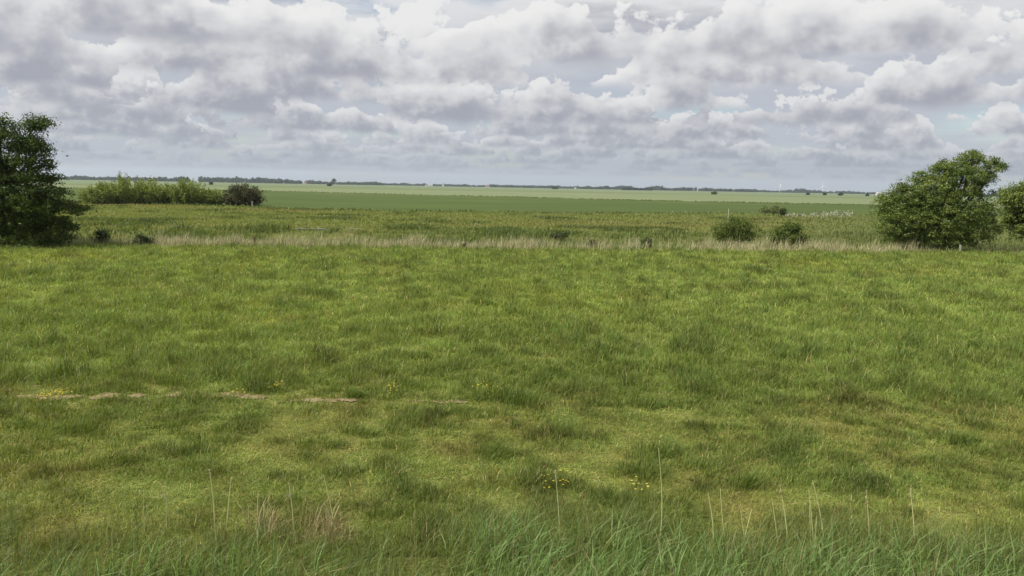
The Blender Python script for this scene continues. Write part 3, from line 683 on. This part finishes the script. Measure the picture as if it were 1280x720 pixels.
def willow(label, px, pyb, w, h, Y, seed):
    """upright, feathery shoots fanned out from the ground"""
    g = np.random.default_rng(seed); m = Y / F_PX; base = on_ground(px, Y); W, H = w * m, h * m
    root = tag(empty('willow_shrub', base), label, 'shrub', 'willow shrubs of the far scrub')
    st = MB(); cr = MB(); n = 150
    for i in range(n):
        a = g.uniform(0, 2 * math.pi); r = math.sqrt(g.uniform(0, 1))
        foot = base + np.array([math.cos(a) * W * 0.36 * r, math.sin(a) * W * 0.3 * r, -0.05])
        tip = base + np.array([math.cos(a) * W * 0.52 * r + g.normal(0, .25), math.sin(a) * W * 0.45 * r, H * (1.06 - 0.45 * r * r) * g.uniform(0.5, 1.05)])
        p = branch_pts(g, foot, tip, 6, 0.05)
        if i % 3 == 0: st.tube(p, np.linspace(0.03, 0.008, 6), BARK * 1.2, 4, cap=False)
        k = 70; t = g.uniform(0.08, 1.0, k); s = t * 5; q = np.minimum(s.astype(int), 4); f = (s - q)[:, None]
        P = p[q] * (1 - f) + p[q + 1] * f + g.normal(0, 0.15, (k, 3)) * (1.3 - 0.6 * t[:, None])
        P[:, 2] = np.maximum(P[:, 2], 0.05)
        tone = np.clip(g.normal(0.5, 0.2) + g.normal(0, .12, k), 0, 1)
        col = mixc(np.tile(np.array((0.115, 0.160, 0.026)), (k, 1)), np.array((0.225, 0.270, 0.064)), tone) * g.uniform(0.8, 1.2, (k, 1))
        leaves(cr, P, np.full(k, 0.24), g.normal(0, 1, (k, 3)) + [0, 0, .3], col, seed=int(g.integers(1e6)), slim=0.42)
    st.build('stems', M_BARK, root); cr.build('crown', M_LEAF, root)
willow('willow shrub at the left end of the scrub, its thin top showing pale tips', 128, 256, 44, 28, 103, 131)
willow('tallest willow shrub of the scrub, a spiky shoot rising from its crown', 160, 257, 50, 37, 105, 132)
willow('dense middle willow shrub between the tallest shrub and the round topped one', 193, 257.5, 48, 32, 106, 133)
willow('bright willow shrub with a rounded raised top right of the scrub middle', 236, 258, 44, 33, 106, 134)
willow('low thin willow shrub closing the scrub beside the dark brownish bush', 263, 258.5, 32, 20, 107, 135)

# far woods: each reads as one mass
def woods(label, segs, Y, seed, dark=(0.020, 0.040, 0.022), light=(0.044, 0.072, 0.036)):
    """segs: (px0, px1, height in pixels at both ends)"""
    g = np.random.default_rng(seed); b = MB(); m = Y / F_PX
    for x0, x1, h0, h1 in segs:
        n = max(3, int((x1 - x0) * 1.5))
        for i in range(n):
            s = g.uniform(0, 1); px = x0 + (x1 - x0) * s; h = (h0 + (h1 - h0) * s) * m * g.uniform(0.75, 1.05) * (0.40 + 0.75 * float(fbm(np.array([px]), np.array([0.0]), 7.0, seed, 3)[0]) * 1.1); r = g.uniform(0.9, 2.6) * m
            x = pos(px, 230, Y)[0]; yy = Y + g.uniform(-8, 25) * m
            k = 90; d = g.normal(0, 1, (k, 3)); d /= np.linalg.norm(d, axis=1)[:, None]
            P = np.array([x, yy, h * 0.52]) + d * np.array([r, r, h * 0.5]) * g.uniform(0.5, 1, (k, 1)) ** 0.5
            P[:, 2] = np.maximum(P[:, 2], 0.2)
            col = mixc(np.tile(np.array(dark), (k, 1)), np.array(light), g.uniform(0, 1, k))
            leaves(b, P, np.full(k, 1.5 * m), g.normal(0, 1, (k, 3)) + [0, -0.2, .5], col, seed=int(g.integers(1e6)), slim=0.8)
    tag(b.build('distant_woodland', M_LEAF), label, 'woodland', kind='stuff')
woods('long low blue green wood on the horizon behind the willow scrub', [(-260, 80, 4.5, 4.5), (80, 150, 5, 5), (150, 190, 5.5, 6), (190, 232, 7, 7.5)], 2000, 201)
woods('dense long wood on the horizon above the dark brownish bush, tapering to the right', [(250, 330, 8, 7.5), (330, 375, 7, 5.5)], 2100, 202)
woods('row of trees on the horizon right of the dense wood, below the tall lone tree', [(384, 412, 5, 4), (420, 475, 4, 4.5), (455, 478, 5, 5)], 2300, 203)
woods('thin broken tree line on the middle of the horizon', [(478, 531, 3, 3.2), (540, 605, 3.2, 3), (612, 700, 3.4, 4), (690, 720, 3, 3)], 2700, 204)
woods('low dark grove standing in front of the middle tree line', [(779, 815, 3.6, 4.2)], 1900, 205, (0.014, 0.026, 0.012), (0.034, 0.050, 0.022))
woods('tree line on the horizon between the dark grove and the wind turbines', [(720, 790, 3.6, 5.5), (812, 832, 6, 6), (832, 870, 4.5, 4.5), (878, 910, 4, 4), (910, 946, 4.6, 4.8)], 2500, 206)
woods('sparse tree line on the horizon around the two wind turbines', [(950, 972, 3, 3), (978, 994, 3, 3.5), (994, 1010, 5, 5.2), (1008, 1026, 3.6, 3.4), (1030, 1038, 3.4, 3.4), (1046, 1062, 3.4, 3.6), (1062, 1105, 2.6, 3)], 2800, 207)
woods('wooded horizon hidden behind the big rounded tree on the right', [(1105, 1500, 3.5, 4)], 2600, 208)

def far_tree(name, label, cat, px, w, h, Y, seed, dark, light, group=None):
    hy = 221.5 + 0.0186 * px; yb = hy + CAM_H / Y * F_PX
    m = Y / F_PX
    return tree(name, label, cat, np.array([pos(px, yb, Y)[0], Y, 0.0]), [(px, yb - h * 0.55, w * 0.5, h * 0.48), (px - w * .15, yb - h * 0.3, w * 0.4, h * 0.3)], Y,
                60, 16, 1.0 * m, 0.7 * m, dark, light, 0.1 * w * m, seed, 0.5, group, shell=0.3, twigs=4)
FD, FL = (0.022, 0.038, 0.016), (0.050, 0.070, 0.028)
far_tree('lone_tree', 'tall lone tree rising above the horizon tree line, right of the long dense wood', 'tree', 417, 6, 7.5, 2000, 221, FD, FL)
G_ = 'bushes dotted over the far pasture'
far_tree('field_bush', 'small dark bush on the pale field between the tall lone tree and the dense wood', 'bush', 412, 4, 3, 900, 222, FD, FL, G_)
far_tree('field_bush', 'small dark bush in the far pasture left of the low dark grove', 'bush', 694, 7, 3.2, 1500, 223, FD, FL, G_)
far_tree('field_bush', 'light green bush on the field drain, above the broad low bush', 'bush', 893, 7, 3.4, 640, 224, (0.05, 0.08, 0.025), (0.10, 0.13, 0.045), G_)
far_tree('field_bush', 'dark round bush in the far pasture right of both wind turbines', 'bush', 1051, 4.2, 3.6, 900, 225, FD, FL, G_)
far_tree('field_bush', 'tiny dark bush in the far pasture right below the second wind turbine', 'bush', 1031, 2.4, 2.6, 950, 226, FD, FL, G_)
far_tree('field_bush', 'tiny bush in the far pasture below the gap between the wind turbines', 'bush', 1010, 2.6, 2.2, 900, 227, FD, FL, G_)
far_tree('field_bush', 'tiny bush in the far pasture left of the white house by the big tree', 'bush', 1084, 2.6, 2.2, 900, 228, FD, FL, G_)
far_tree('field_bush', 'tiny dark bush on the pale field above the left part of the brownish bush', 'bush', 264, 3.0, 3.0, 700, 229, FD, FL, G_)

# farm buildings on the horizon
def farm(label, px, w, Y, wall=(0.75, 0.74, 0.71), roof=(0.16, 0.09, 0.07), ratio=0.5, rz=0.2, wh=3.4, rh=3.2):
    m = Y / F_PX; L = w * m; D = L * ratio; x = pos(px, 235, Y)[0]
    root = tag(empty('farmhouse', (x, Y, 0)), label, 'house', 'white farm buildings on the horizon'); root.rotation_euler = (0, 0, rz); root['o'] = [0.0, 0.0, 0.0]
    b = MB(); b.box((0, 0, wh / 2), (L, D, wh), wall)
    b.add([(-L / 2, -D / 2, wh), (-L / 2, D / 2, wh), (-L / 2, 0, wh + rh), (L / 2, -D / 2, wh), (L / 2, D / 2, wh), (L / 2, 0, wh + rh)], [(0, 1, 2), (3, 5, 4)], wall)
    b.build('wall', M_WALL, root)
    b = MB(); e = 0.35
    for sgn in (-1, 1):
        V = []
        for t in (0, 0.22):
            V += [(-L / 2 - e, sgn * (D / 2 + e), wh - e + t + 0.02), (L / 2 + e, sgn * (D / 2 + e), wh - e + t + 0.02), (L / 2 + e, 0, wh + rh + t + 0.02), (-L / 2 - e, 0, wh + rh + t + 0.02)]
        Q = [(0, 1, 2, 3), (4, 5, 6, 7), (0, 1, 5, 4), (1, 2, 6, 5), (2, 3, 7, 6), (3, 0, 4, 7)]
        b.add(V, [t for q in Q for t in ((q[0], q[1], q[2]), (q[0], q[2], q[3]))], roof)
    rf = b.build('roof', M_ROOF, root)
    b = MB(); b.box((L * 0.25, 0, wh + rh + 0.5), (0.7, 0.7, 1.6), (0.25, 0.12, 0.08)); b.build('chimney', M_ROOF, rf)
    for k in range(3):
        b = MB(); b.box((-L * 0.33 + k * L * 0.3, -D / 2 - 0.03, 1.7), (1.0, 0.10, 1.4), (0.04, 0.045, 0.05)); b.build('window', M_PAINT, root)
    b = MB(); b.box((L * 0.42, -D / 2 - 0.03, 1.05), (1.0, 0.10, 2.1), (0.08, 0.12, 0.09)); b.build('door', M_WOOD, root)
farm('white farmhouse between the dense wood and the tall lone tree on the horizon', 382, 3.2, 2050, rz=0.3)
farm('tiny white farmhouse in the first gap of the thin middle tree line', 533, 3.0, 2500, rz=-0.2)
farm('tiny white gabled house standing tall just right of the gap in the thin tree line', 554, 2.0, 2500, wh=5.5, rz=1.2)
farm('small white farmhouse in the second gap of the thin tree line, mid horizon', 609, 4.0, 2550, rz=0.1)
farm('tiny pale farmhouse where the thin tree line ends, left of the low dark grove', 720, 3.0, 2500, wall=(0.62, 0.61, 0.58), rz=0.5)
farm('long white farm building at the left edge of the big rounded tree', 1100, 8.5, 1500, ratio=0.3, wall=(0.58, 0.57, 0.55), roof=(0.42, 0.42, 0.41), rz=0.05, wh=3.2, rh=2.0)

# wind turbines
def turbine(label, px, hub_px, blade_px, Y, phase, yaw):
    m = Y / F_PX; hh = hub_px * m; bl = blade_px * m; x = pos(px, 235, Y)[0]; W = (0.62, 0.64, 0.66)
    root = tag(empty('wind_turbine', (x, Y, 0)), label, 'wind turbine', 'wind turbines on the horizon'); root.rotation_euler = (0, 0, yaw); root['o'] = [0.0, 0.0, 0.0]
    b = MB(); b.tube([(0, 0, 0), (0, 0, hh * 0.5), (0, 0, hh - 1.0)], [2.0, 1.6, 1.1], W, 12); b.build('tower', M_PAINT, root, smooth=True)
    b = MB(); b.tube([(0, -3.0, hh), (0, -2.4, hh), (0, 3.2, hh), (0, 4.2, hh)], [1.0, 1.5, 1.5, 0.9], W, 10); b.build('nacelle', M_PAINT, root, smooth=True)
    b = MB(); b.tube([(0, -5.0, hh), (0, -4.4, hh), (0, -3.05, hh)], [0.3, 1.1, 1.3], W, 10); hub = b.build('hub', M_PAINT, root, smooth=True)
    for k in range(3):
        a = phase + k * 2 * math.pi / 3; d = np.array([math.sin(a), 0, math.cos(a)]); s = np.array([math.cos(a), 0, -math.sin(a)]); f = np.array([0, 1.0, 0])
        c0 = np.array([0, -3.9, hh]); V = []; n = 8
        for t, ch, th in ((0.03, 1.2, 1.1), (0.12, 1.7, 0.8), (0.22, 2.6, 0.5), (0.5, 1.9, 0.35), (0.8, 1.2, 0.22), (1.0, 0.4, 0.1)):
            for q in range(n):
                an = 2 * math.pi * q / n; V.append(c0 + d * bl * t + s * math.cos(an) * ch * 0.5 + f * math.sin(an) * th * 0.5)
        F = [tr for r in range(5) for q in range(n) for tr in ((r * n + q, r * n + (q + 1) % n, (r + 1) * n + (q + 1) % n), (r * n + q, (r + 1) * n + (q + 1) % n, (r + 1) * n + q))]
        F += [(5 * n, 5 * n + q, 5 * n + q + 1) for q in range(1, n - 1)]
        b = MB(); b.add(V, F, W); b.build('rotor_blade', M_PAINT, hub, smooth=True)
turbine('white wind turbine left of the other, its blades spread to both sides', 975.5, 10.0, 5.6, 4600, 0.05, 0.1)
turbine('white wind turbine right of the other, one blade pointing up and one along the tower', 1028.5, 9.0, 5.6, 4600, -0.18, -0.5)

# posts along the ditch
def post(label, px, Y, h, r, col, lean=0.0, cap=False):
    b0 = on_ground(px, Y); g = np.random.default_rng(int(px)); b = MB()
    top = b0 + np.array([lean, 0.02, h])
    b.tube([b0 - [0, 0, 0.15], b0 + (top - b0) * 0.5 + g.normal(0, 0.006, 3), top - [0, 0, 0.02], top], [r * 1.05, r, r * 0.96, r * 0.7], col, 9)
    return tag(b.build('fence_post', M_WOOD), label, 'post', 'old posts by the ditch')
GREY = (0.36, 0.33, 0.27)
post('short pale stub post at the foot of the big rounded tree', 1201.5, 44.0, 0.45, 0.06, (0.26, 0.25, 0.21))
post('dark brown stub post in the pale reeds below the brownish bush', 318, 39.2, 0.50, 0.06, (0.10, 0.07, 0.045))
post('whitish post at the foot of the brownish bush', 316.5, 104.0, 0.7, 0.07, (0.30, 0.29, 0.27))
post('tall pale pole rising behind the broad low bush into the dark crop field', 909, 58.0, 1.9, 0.03, GREY)
post('pale post, left one of the pair in the thickest pale reeds', 627.5, 40.6, 0.70, 0.028, (0.34, 0.31, 0.20))
post('pale post, right one of the pair in the thickest pale reeds', 639, 40.8, 0.72, 0.028, (0.36, 0.33, 0.21))
post('pale leaning post standing apart right of the pair of pale posts', 663, 40.2, 0.62, 0.024, (0.34, 0.31, 0.20), 0.05)
post('thin pale post left of the tiny dark shrub in the reeds', 796.5, 41.5, 0.66, 0.030, (0.34, 0.31, 0.22), -0.03)

# whitish flowering weeds before the crop field on the right
def weeds():
    g = np.random.default_rng(61); b = MB(); n = 5200
    s = g.uniform(0, 1, n); q = fbm(s * 9, s * 0, 1.0, 3, 3); px = 982 + 84 * s; py = 268.4 - 2.0 * s + g.normal(0, 1.6, n) * (0.4 + 0.8 * s)
    P0 = np.array([at(a, c, 0.2) for a, c in zip(px, py)]); P0[:, 2] = 0.0; k = g.uniform(0, 1, n) < sm(fbm(P0[:, 0], P0[:, 1], 2.0, 4, 3, 1.5), 0.36, 0.6); P0, s, q = P0[k], s[k], q[k]; n = len(s)
    H = g.uniform(0.10, 0.60, n) * (0.15 + 0.9 * q); col = mixc(np.tile(np.array((0.12, 0.15, 0.06)), (n, 1)), np.array((0.42, 0.42, 0.30)), sm(g.uniform(0, 1, n), 0.4, 0.7)) * g.uniform(0.8, 1.2, (n, 1))
    blades(b, P0, H, g.uniform(0.08, 0.16, n), g.normal(0, 0.1, (n, 2)), g.uniform(0, .5, n), col, seed=12)
    tag(b.build('flowering_weeds', M_STRAW), 'whitish flowering weeds in front of the dark crop field, left of the big rounded tree', 'weeds', kind='stuff')
weeds()

# dark grass tussocks that stand out in the meadow
TUS = 'dark tussocks in the meadow'
def tussock(label, px, py, w, h, seed, dark=1.0, gname=TUS):
    c = at(px, py); m = c[1] / F_PX; g = np.random.default_rng(seed); b = MB(); n = 11
    rx = w * m / 2; cx = c[0] + g.normal(0, 0.5, n) * rx; cy = c[1] + 0.1 + g.normal(0, 0.5, n) * min(rx, 0.4)
    clumps(b, g, cx, cy, np.full(n, max(0.10, rx * 0.45)), np.full(n, h * m) * g.uniform(0.5, 1.05, n), dark, seed, 70)
    tag(b.build('grass_tussock', M_GRASS), label, 'tussock', gname)
tussock('broad dark green tussock mid meadow, right of the last bare soil streak', 655, 507, 74, 34, 301)
tussock('dark tussock right of the broad one, in the meadow centre right', 806, 508, 42, 24, 302)
tussock('small dark tussock between two bare soil streaks, with white specks', 446, 500, 26, 20, 303)
tussock('dark low tussock behind the second bare soil streak', 318, 472, 46, 20, 304)
tussock('long dark tussock near the right border, the farther of two', 1232, 506, 60, 24, 305)
tussock('dark tussock near the right border, nearest of the dark ones there', 1206, 560, 44, 28, 306)
tussock('round grey green tussock in the short yellowish grass, right of centre', 937, 612, 34, 32, 307, 0.8)
tussock('low dark tussock in the short grass left of the frame centre', 618, 574, 60, 22, 308)
tussock('low wide tussock in the short grass below the two centre right tussocks', 838, 578, 66, 24, 309, 0.9)
tussock('dark tussock left in the meadow, just before the first bare soil streak', 92, 538, 60, 22, 310, 0.9)
tussock('small dark tussock in the far meadow, left of the frame centre', 600, 383, 40, 13, 311)
tussock('small dark tussock in the far meadow under the broad low bush', 905, 404, 36, 13, 312)
tussock('dark wide tussock in the far meadow on the right', 1075, 402, 52, 15, 313)

# yellow buttercups
def flowers(label, px, py, w, n, seed, h=0.16, col=(0.62, 0.50, 0.03)):
    c = at(px, py); g = np.random.default_rng(seed); m = c[1] / F_PX; n = int(n * 0.6)
    x = c[0] + g.normal(0, 0.36, n) * w * m; y = c[1] + g.normal(0, 0.12, n); z = ground_z(x, y); H = g.uniform(0.6, 1.2, n) * h
    root = tag(empty('flower_clump', (c[0], c[1], float(ground_z(np.array([c[0]]), np.array([c[1]]))[0]))), label, 'flowers', 'yellow flower clumps in the meadow')
    b = MB(); ln = g.normal(0, 0.03, (n, 2)); blades(b, np.stack([x, y, z], 1), H, np.full(n, 0.005), ln, np.zeros(n), np.tile(LUSH, (n, 1)), seed=seed); b.build('stems', M_GRASS, root)
    b = MB(); k = 5; idx = np.repeat(np.arange(n), k); N = len(idx); a = np.tile(np.arange(k) * 2 * math.pi / k, n)
    P = np.stack([x[idx] + ln[idx, 0] + np.cos(a) * 0.007, y[idx] + ln[idx, 1] + np.sin(a) * 0.007, z[idx] + H[idx] * 0.97], 1)
    leaves(b, P, np.full(N, 0.014), np.stack([np.cos(a) * 0.5, np.sin(a) * 0.5, np.ones(N)], 1) + g.normal(0, .25, (N, 3)), np.tile(col, (N, 1)) * g.uniform(0.85, 1.15, (N, 1)), seed=seed, slim=0.9); b.build('blossoms', M_FLOWER, root)
flowers('clump of bright yellow flowers on the first bare soil streak at the left', 68, 497, 26, 70, 401, 0.10)
flowers('small clump of yellow flowers on the second bare soil streak', 297, 499, 10, 18, 402, 0.10)
flowers('few yellow flowers behind the grass right of the second bare soil streak', 347, 493, 8, 16, 403)
flowers('taller pale yellow flower stalks between the third and fourth bare soil streaks', 490, 505, 10, 26, 404, 0.28, (0.55, 0.48, 0.05))
flowers('sparse yellow flowers left of the broad dark tussock in the middle', 606, 497, 26, 24, 405, 0.2)
flowers('dense low patch of yellow flowers beside a tall dry stalk in the nearest grass', 690, 606, 32, 34, 406, 0.09)
flowers('few pale yellow flowers at the back of the near bank grass', 795, 617, 18, 14, 407, 0.12, (0.62, 0.55, 0.12))

# tall dry stalks standing in the grass of the near bank
STK = 'tall dry stalks on the near bank'
def stalk(label, top, base, r=0.0062, kink=0.0, head=None, leaf=None, col=(0.46, 0.46, 0.21), Y=7.0):
    T = pos(*top, Y); B = pos(*base, Y); B2 = B + (B - T) / np.linalg.norm(B - T) * max(0.0, 1.0) * 0.02
    gB = gz((B[0] + (B[0] - T[0]) * 0.15, Y)); m = Y / F_PX
    t = np.linspace(0, 1, 9)[:, None]; mid = B + (T - B) * 0.35 + np.array([kink * m, 0, 0])
    p = [gB - [0, 0, 0.03]]
    for s in np.linspace(0, 1, 9): p.append((1 - s) ** 2 * B + 2 * s * (1 - s) * mid + s ** 2 * T)
    if B[2] < gB[2] + 0.02: p = p[1:]; p[0] = p[0] * 1.0; p[0][2] = gB[2] - 0.03
    p = np.array(p); b = MB(); b.tube(p, np.linspace(r, r * 0.55, len(p)) * 1.15, col, 6)
    o = tag(b.build('grass_stalk', M_STALK, loc=p[0]), label, 'dry stalk', STK)
    g = np.random.default_rng(int(top[0] * 10))
    if head:                                           # a slim seed head at the tip
        n = 26; s = g.uniform(0, 1, n); P = T[None, :] + (p[-3] - T)[None, :] * s[:, None] * head + g.normal(0, 0.006, (n, 3))
        b = MB(); leaves(b, P, np.full(n, 0.022), g.normal(0, 1, (n, 3)), np.tile((0.36, 0.31, 0.18), (n, 1)), seed=2, slim=0.35); b.build('seed_head', M_STRAW, o)
    if leaf:                                           # a bent dead leaf: (px, py of its tip, place on the stalk 0-1)
        L0 = p[int(leaf[2] * (len(p) - 1))]; L1 = pos(leaf[0], leaf[1], Y - 0.05); mid = (L0 + L1) / 2 + np.array([0, 0, 0.05]); b = MB()
        V = []; n = 6
        for i in range(n):
            s = i / (n - 1); c = (1 - s) ** 2 * L0 + 2 * s * (1 - s) * mid + s ** 2 * L1; w = 0.009 * (1 - s) ** 0.6 + 0.0008
            V += [c - np.array([0, w * 0.5, w]), c + np.array([0, w * 0.5, w])]
        b.add(V, [q for i in range(n - 1) for q in ((2 * i, 2 * i + 1, 2 * i + 3), (2 * i, 2 * i + 3, 2 * i + 2))], (0.42, 0.38, 0.22)); b.build('dead_leaf', M_STRAW, o)
stalk('tall dry stalk curving left at its top, left of the straw clump', (262, 587), (268, 668), kink=4, head=0.5)
stalk('dry stalk leaning right at its top, beside the tall one that curves left', (289.5, 597), (284, 672), kink=-3, head=0.4)
stalk('short thin dry stalk between the left pair of tall stalks and the straw clump', (311, 633), (310, 672), 0.0035)
stalk('straight pale dry stalk at the left of the straw clump', (322.5, 617), (321, 680), 0.005, leaf=(333, 622, 0.6))
stalk('thick pale broken stalk in the middle of the straw clump', (330, 631), (327, 684), 0.007, kink=2)
stalk('dry stalk with a bent leaf hanging from its top, right of the thick broken stalk', (361, 603), (367, 662), 0.005, kink=2, leaf=(356, 622, 0.85))
stalk('tall dry stalk leaning left, right edge of the straw clump', (404.5, 594), (419, 668), 0.005, kink=3, leaf=(399, 632, 0.35))
stalk('short bent dry stalk crossing the tall left leaning one at the straw clump', (424, 632), (411, 672), 0.005, kink=-3)
stalk('thin dry stalk passing in front of the yellow flower patch', (694, 588), (699, 692), 0.004, kink=4, head=0.4)
stalk('tallest dry stalk of the near bank, standing alone right of the frame centre', (823, 560), (825, 672), 0.004, kink=7)
stalk('dry stalk leaning left, left one of the pair right of the tallest stalk', (885, 616), (891, 688), 0.0055, kink=6)
stalk('kinked dry stalk, right one of the pair right of the tallest stalk', (900.5, 611), (909, 690), 0.0045, kink=-3)
stalk('slanting dry stalk leaning right across a shorter one', (940, 636), (926, 694), 0.0045, kink=-1)
stalk('short dry stalk crossed by the slanting stalk', (926, 639), (933, 690), 0.004)
stalk('thin dry stalk just left of the pale straight tall stalk', (965, 624), (973, 692), 0.004, kink=2)
stalk('tall pale bowed stalk between the slanting stalk and the close group of three', (975, 606), (985, 696), 0.0055, kink=5, head=0.4)
stalk('thin upright stalk, leftmost of the close group of three', (1012, 632), (1014, 688), 0.004)
stalk('middle stalk of the close group of three', (1011, 612), (1017, 690), 0.0045, kink=2)
stalk('tall pale stalk leaning left, right one of the close group of three', (1016, 601), (1031, 694), 0.0055, kink=6)
stalk('dry stalk with a thin nodding top, left of the short one with a frayed top', (1083, 613), (1087, 716), 0.0045, kink=3, head=0.5)
stalk('short pale stalk with a frayed top, rightmost of all dry stalks', (1138, 610), (1143, 668), 0.0055, kink=1, head=0.8)
stalk('thin dry stalk with side leaves left of the tall stalk that curves left', (208, 606), (208, 668), 0.003, head=1.0, leaf=(199, 618, 0.8))
stalk('short thin dry stalk in the left corner grass, leftmost of all dry stalks', (107, 619), (104, 664), 0.003)
stalk('faint thin dry stalk between the leftmost stalk and the one with side leaves', (179, 613), (181, 672), 0.003)

def straw():
    g = np.random.default_rng(71); b = MB(); n = 380
    px = np.concatenate([g.normal(335, 14, n // 3), g.normal(408, 20, n - n // 3)]); py = g.uniform(664, 700, n)
    P = np.array([pos(a, 680, yy) for a, yy in zip(px, g.uniform(6.75, 7.2, n))]); P[:, 2] = ground_z(P[:, 0], P[:, 1])
    H = g.uniform(0.14, 0.42, n); lean = np.stack([g.normal(0.25, .5, n) * H, g.normal(0, .3, n) * H], 1)
    col = mixc(np.tile(STRAW * 0.95, (n, 1)), BRWN * 1.1, g.uniform(0, 0.8, n))
    blades(b, P, H, g.uniform(0.003, 0.008, n), lean, g.uniform(0, 1, n), col, seed=14)
    tag(b.build('straw_clump', M_STRAW), 'clump of short dead straw among the dry stalks left of the frame centre', 'straw', kind='stuff')
straw()

# a bird high over the fields
def bird():
    c = pos(84, 195, 120.0); root = tag(empty('bird', c), 'small dark bird flying in the sky right of the tall dark tree', 'bird')
    D = (0.05, 0.05, 0.055); b = MB()
    b.tube(c + np.array([(-0.24, 0, 0.02), (-0.14, 0, 0.0), (0, 0, -0.02), (0.12, 0, 0.0), (0.18, 0, 0.03), (0.24, 0, 0.02)]), [0.02, 0.04, 0.07, 0.055, 0.045, 0.008], D, 8)
    for sgn in (-1, 1):
        V = c + np.array([(0.08, 0, 0.02), (-0.08, 0, 0.02), (0.09, sgn * 0.22, 0.12), (-0.05, sgn * 0.22, 0.11), (-0.06, sgn * 0.48, 0.08)])
        b.add(np.concatenate([V, V - [0, 0, 0.012]]), [(0, 1, 3), (0, 3, 2), (2, 3, 4), (5, 8, 6), (5, 7, 8), (7, 9, 8)], D)
    b.add(c + np.array([(-0.2, 0, 0.02), (-0.36, 0.06, 0.02), (-0.36, -0.06, 0.02), (-0.2, 0, 0.0)]), [(0, 1, 2), (3, 2, 1)], D)
    b.build('body', M_BARK, root, smooth=True)
bird()

# ------------------------------------------------------------------ haze
def haze():
    b = MB(); b.box((0, 2950, 42), (12900, 7100, 90), (1, 1, 1))
    m = bpy.data.materials.new('haze'); m.use_nodes = True; t = m.node_tree; t.nodes.clear()
    v = t.nodes.new('ShaderNodeVolumePrincipled'); v.inputs['Color'].default_value = (0.80, 0.90, 1.0, 1)
    v.inputs['Density'].default_value = HAZE; v.inputs['Anisotropy'].default_value = 0.2
    o = t.nodes.new('ShaderNodeOutputMaterial'); t.links.new(v.outputs[0], o.inputs['Volume'])
    ob = b.build('haze', m, loc=(0, 2950, -3)); tag(ob, 'pale summer haze over the flat fields', 'haze', kind='stuff')
HAZE = 0.8e-4
haze()
for o in bpy.data.objects:
    if 'o' in o: del o['o']
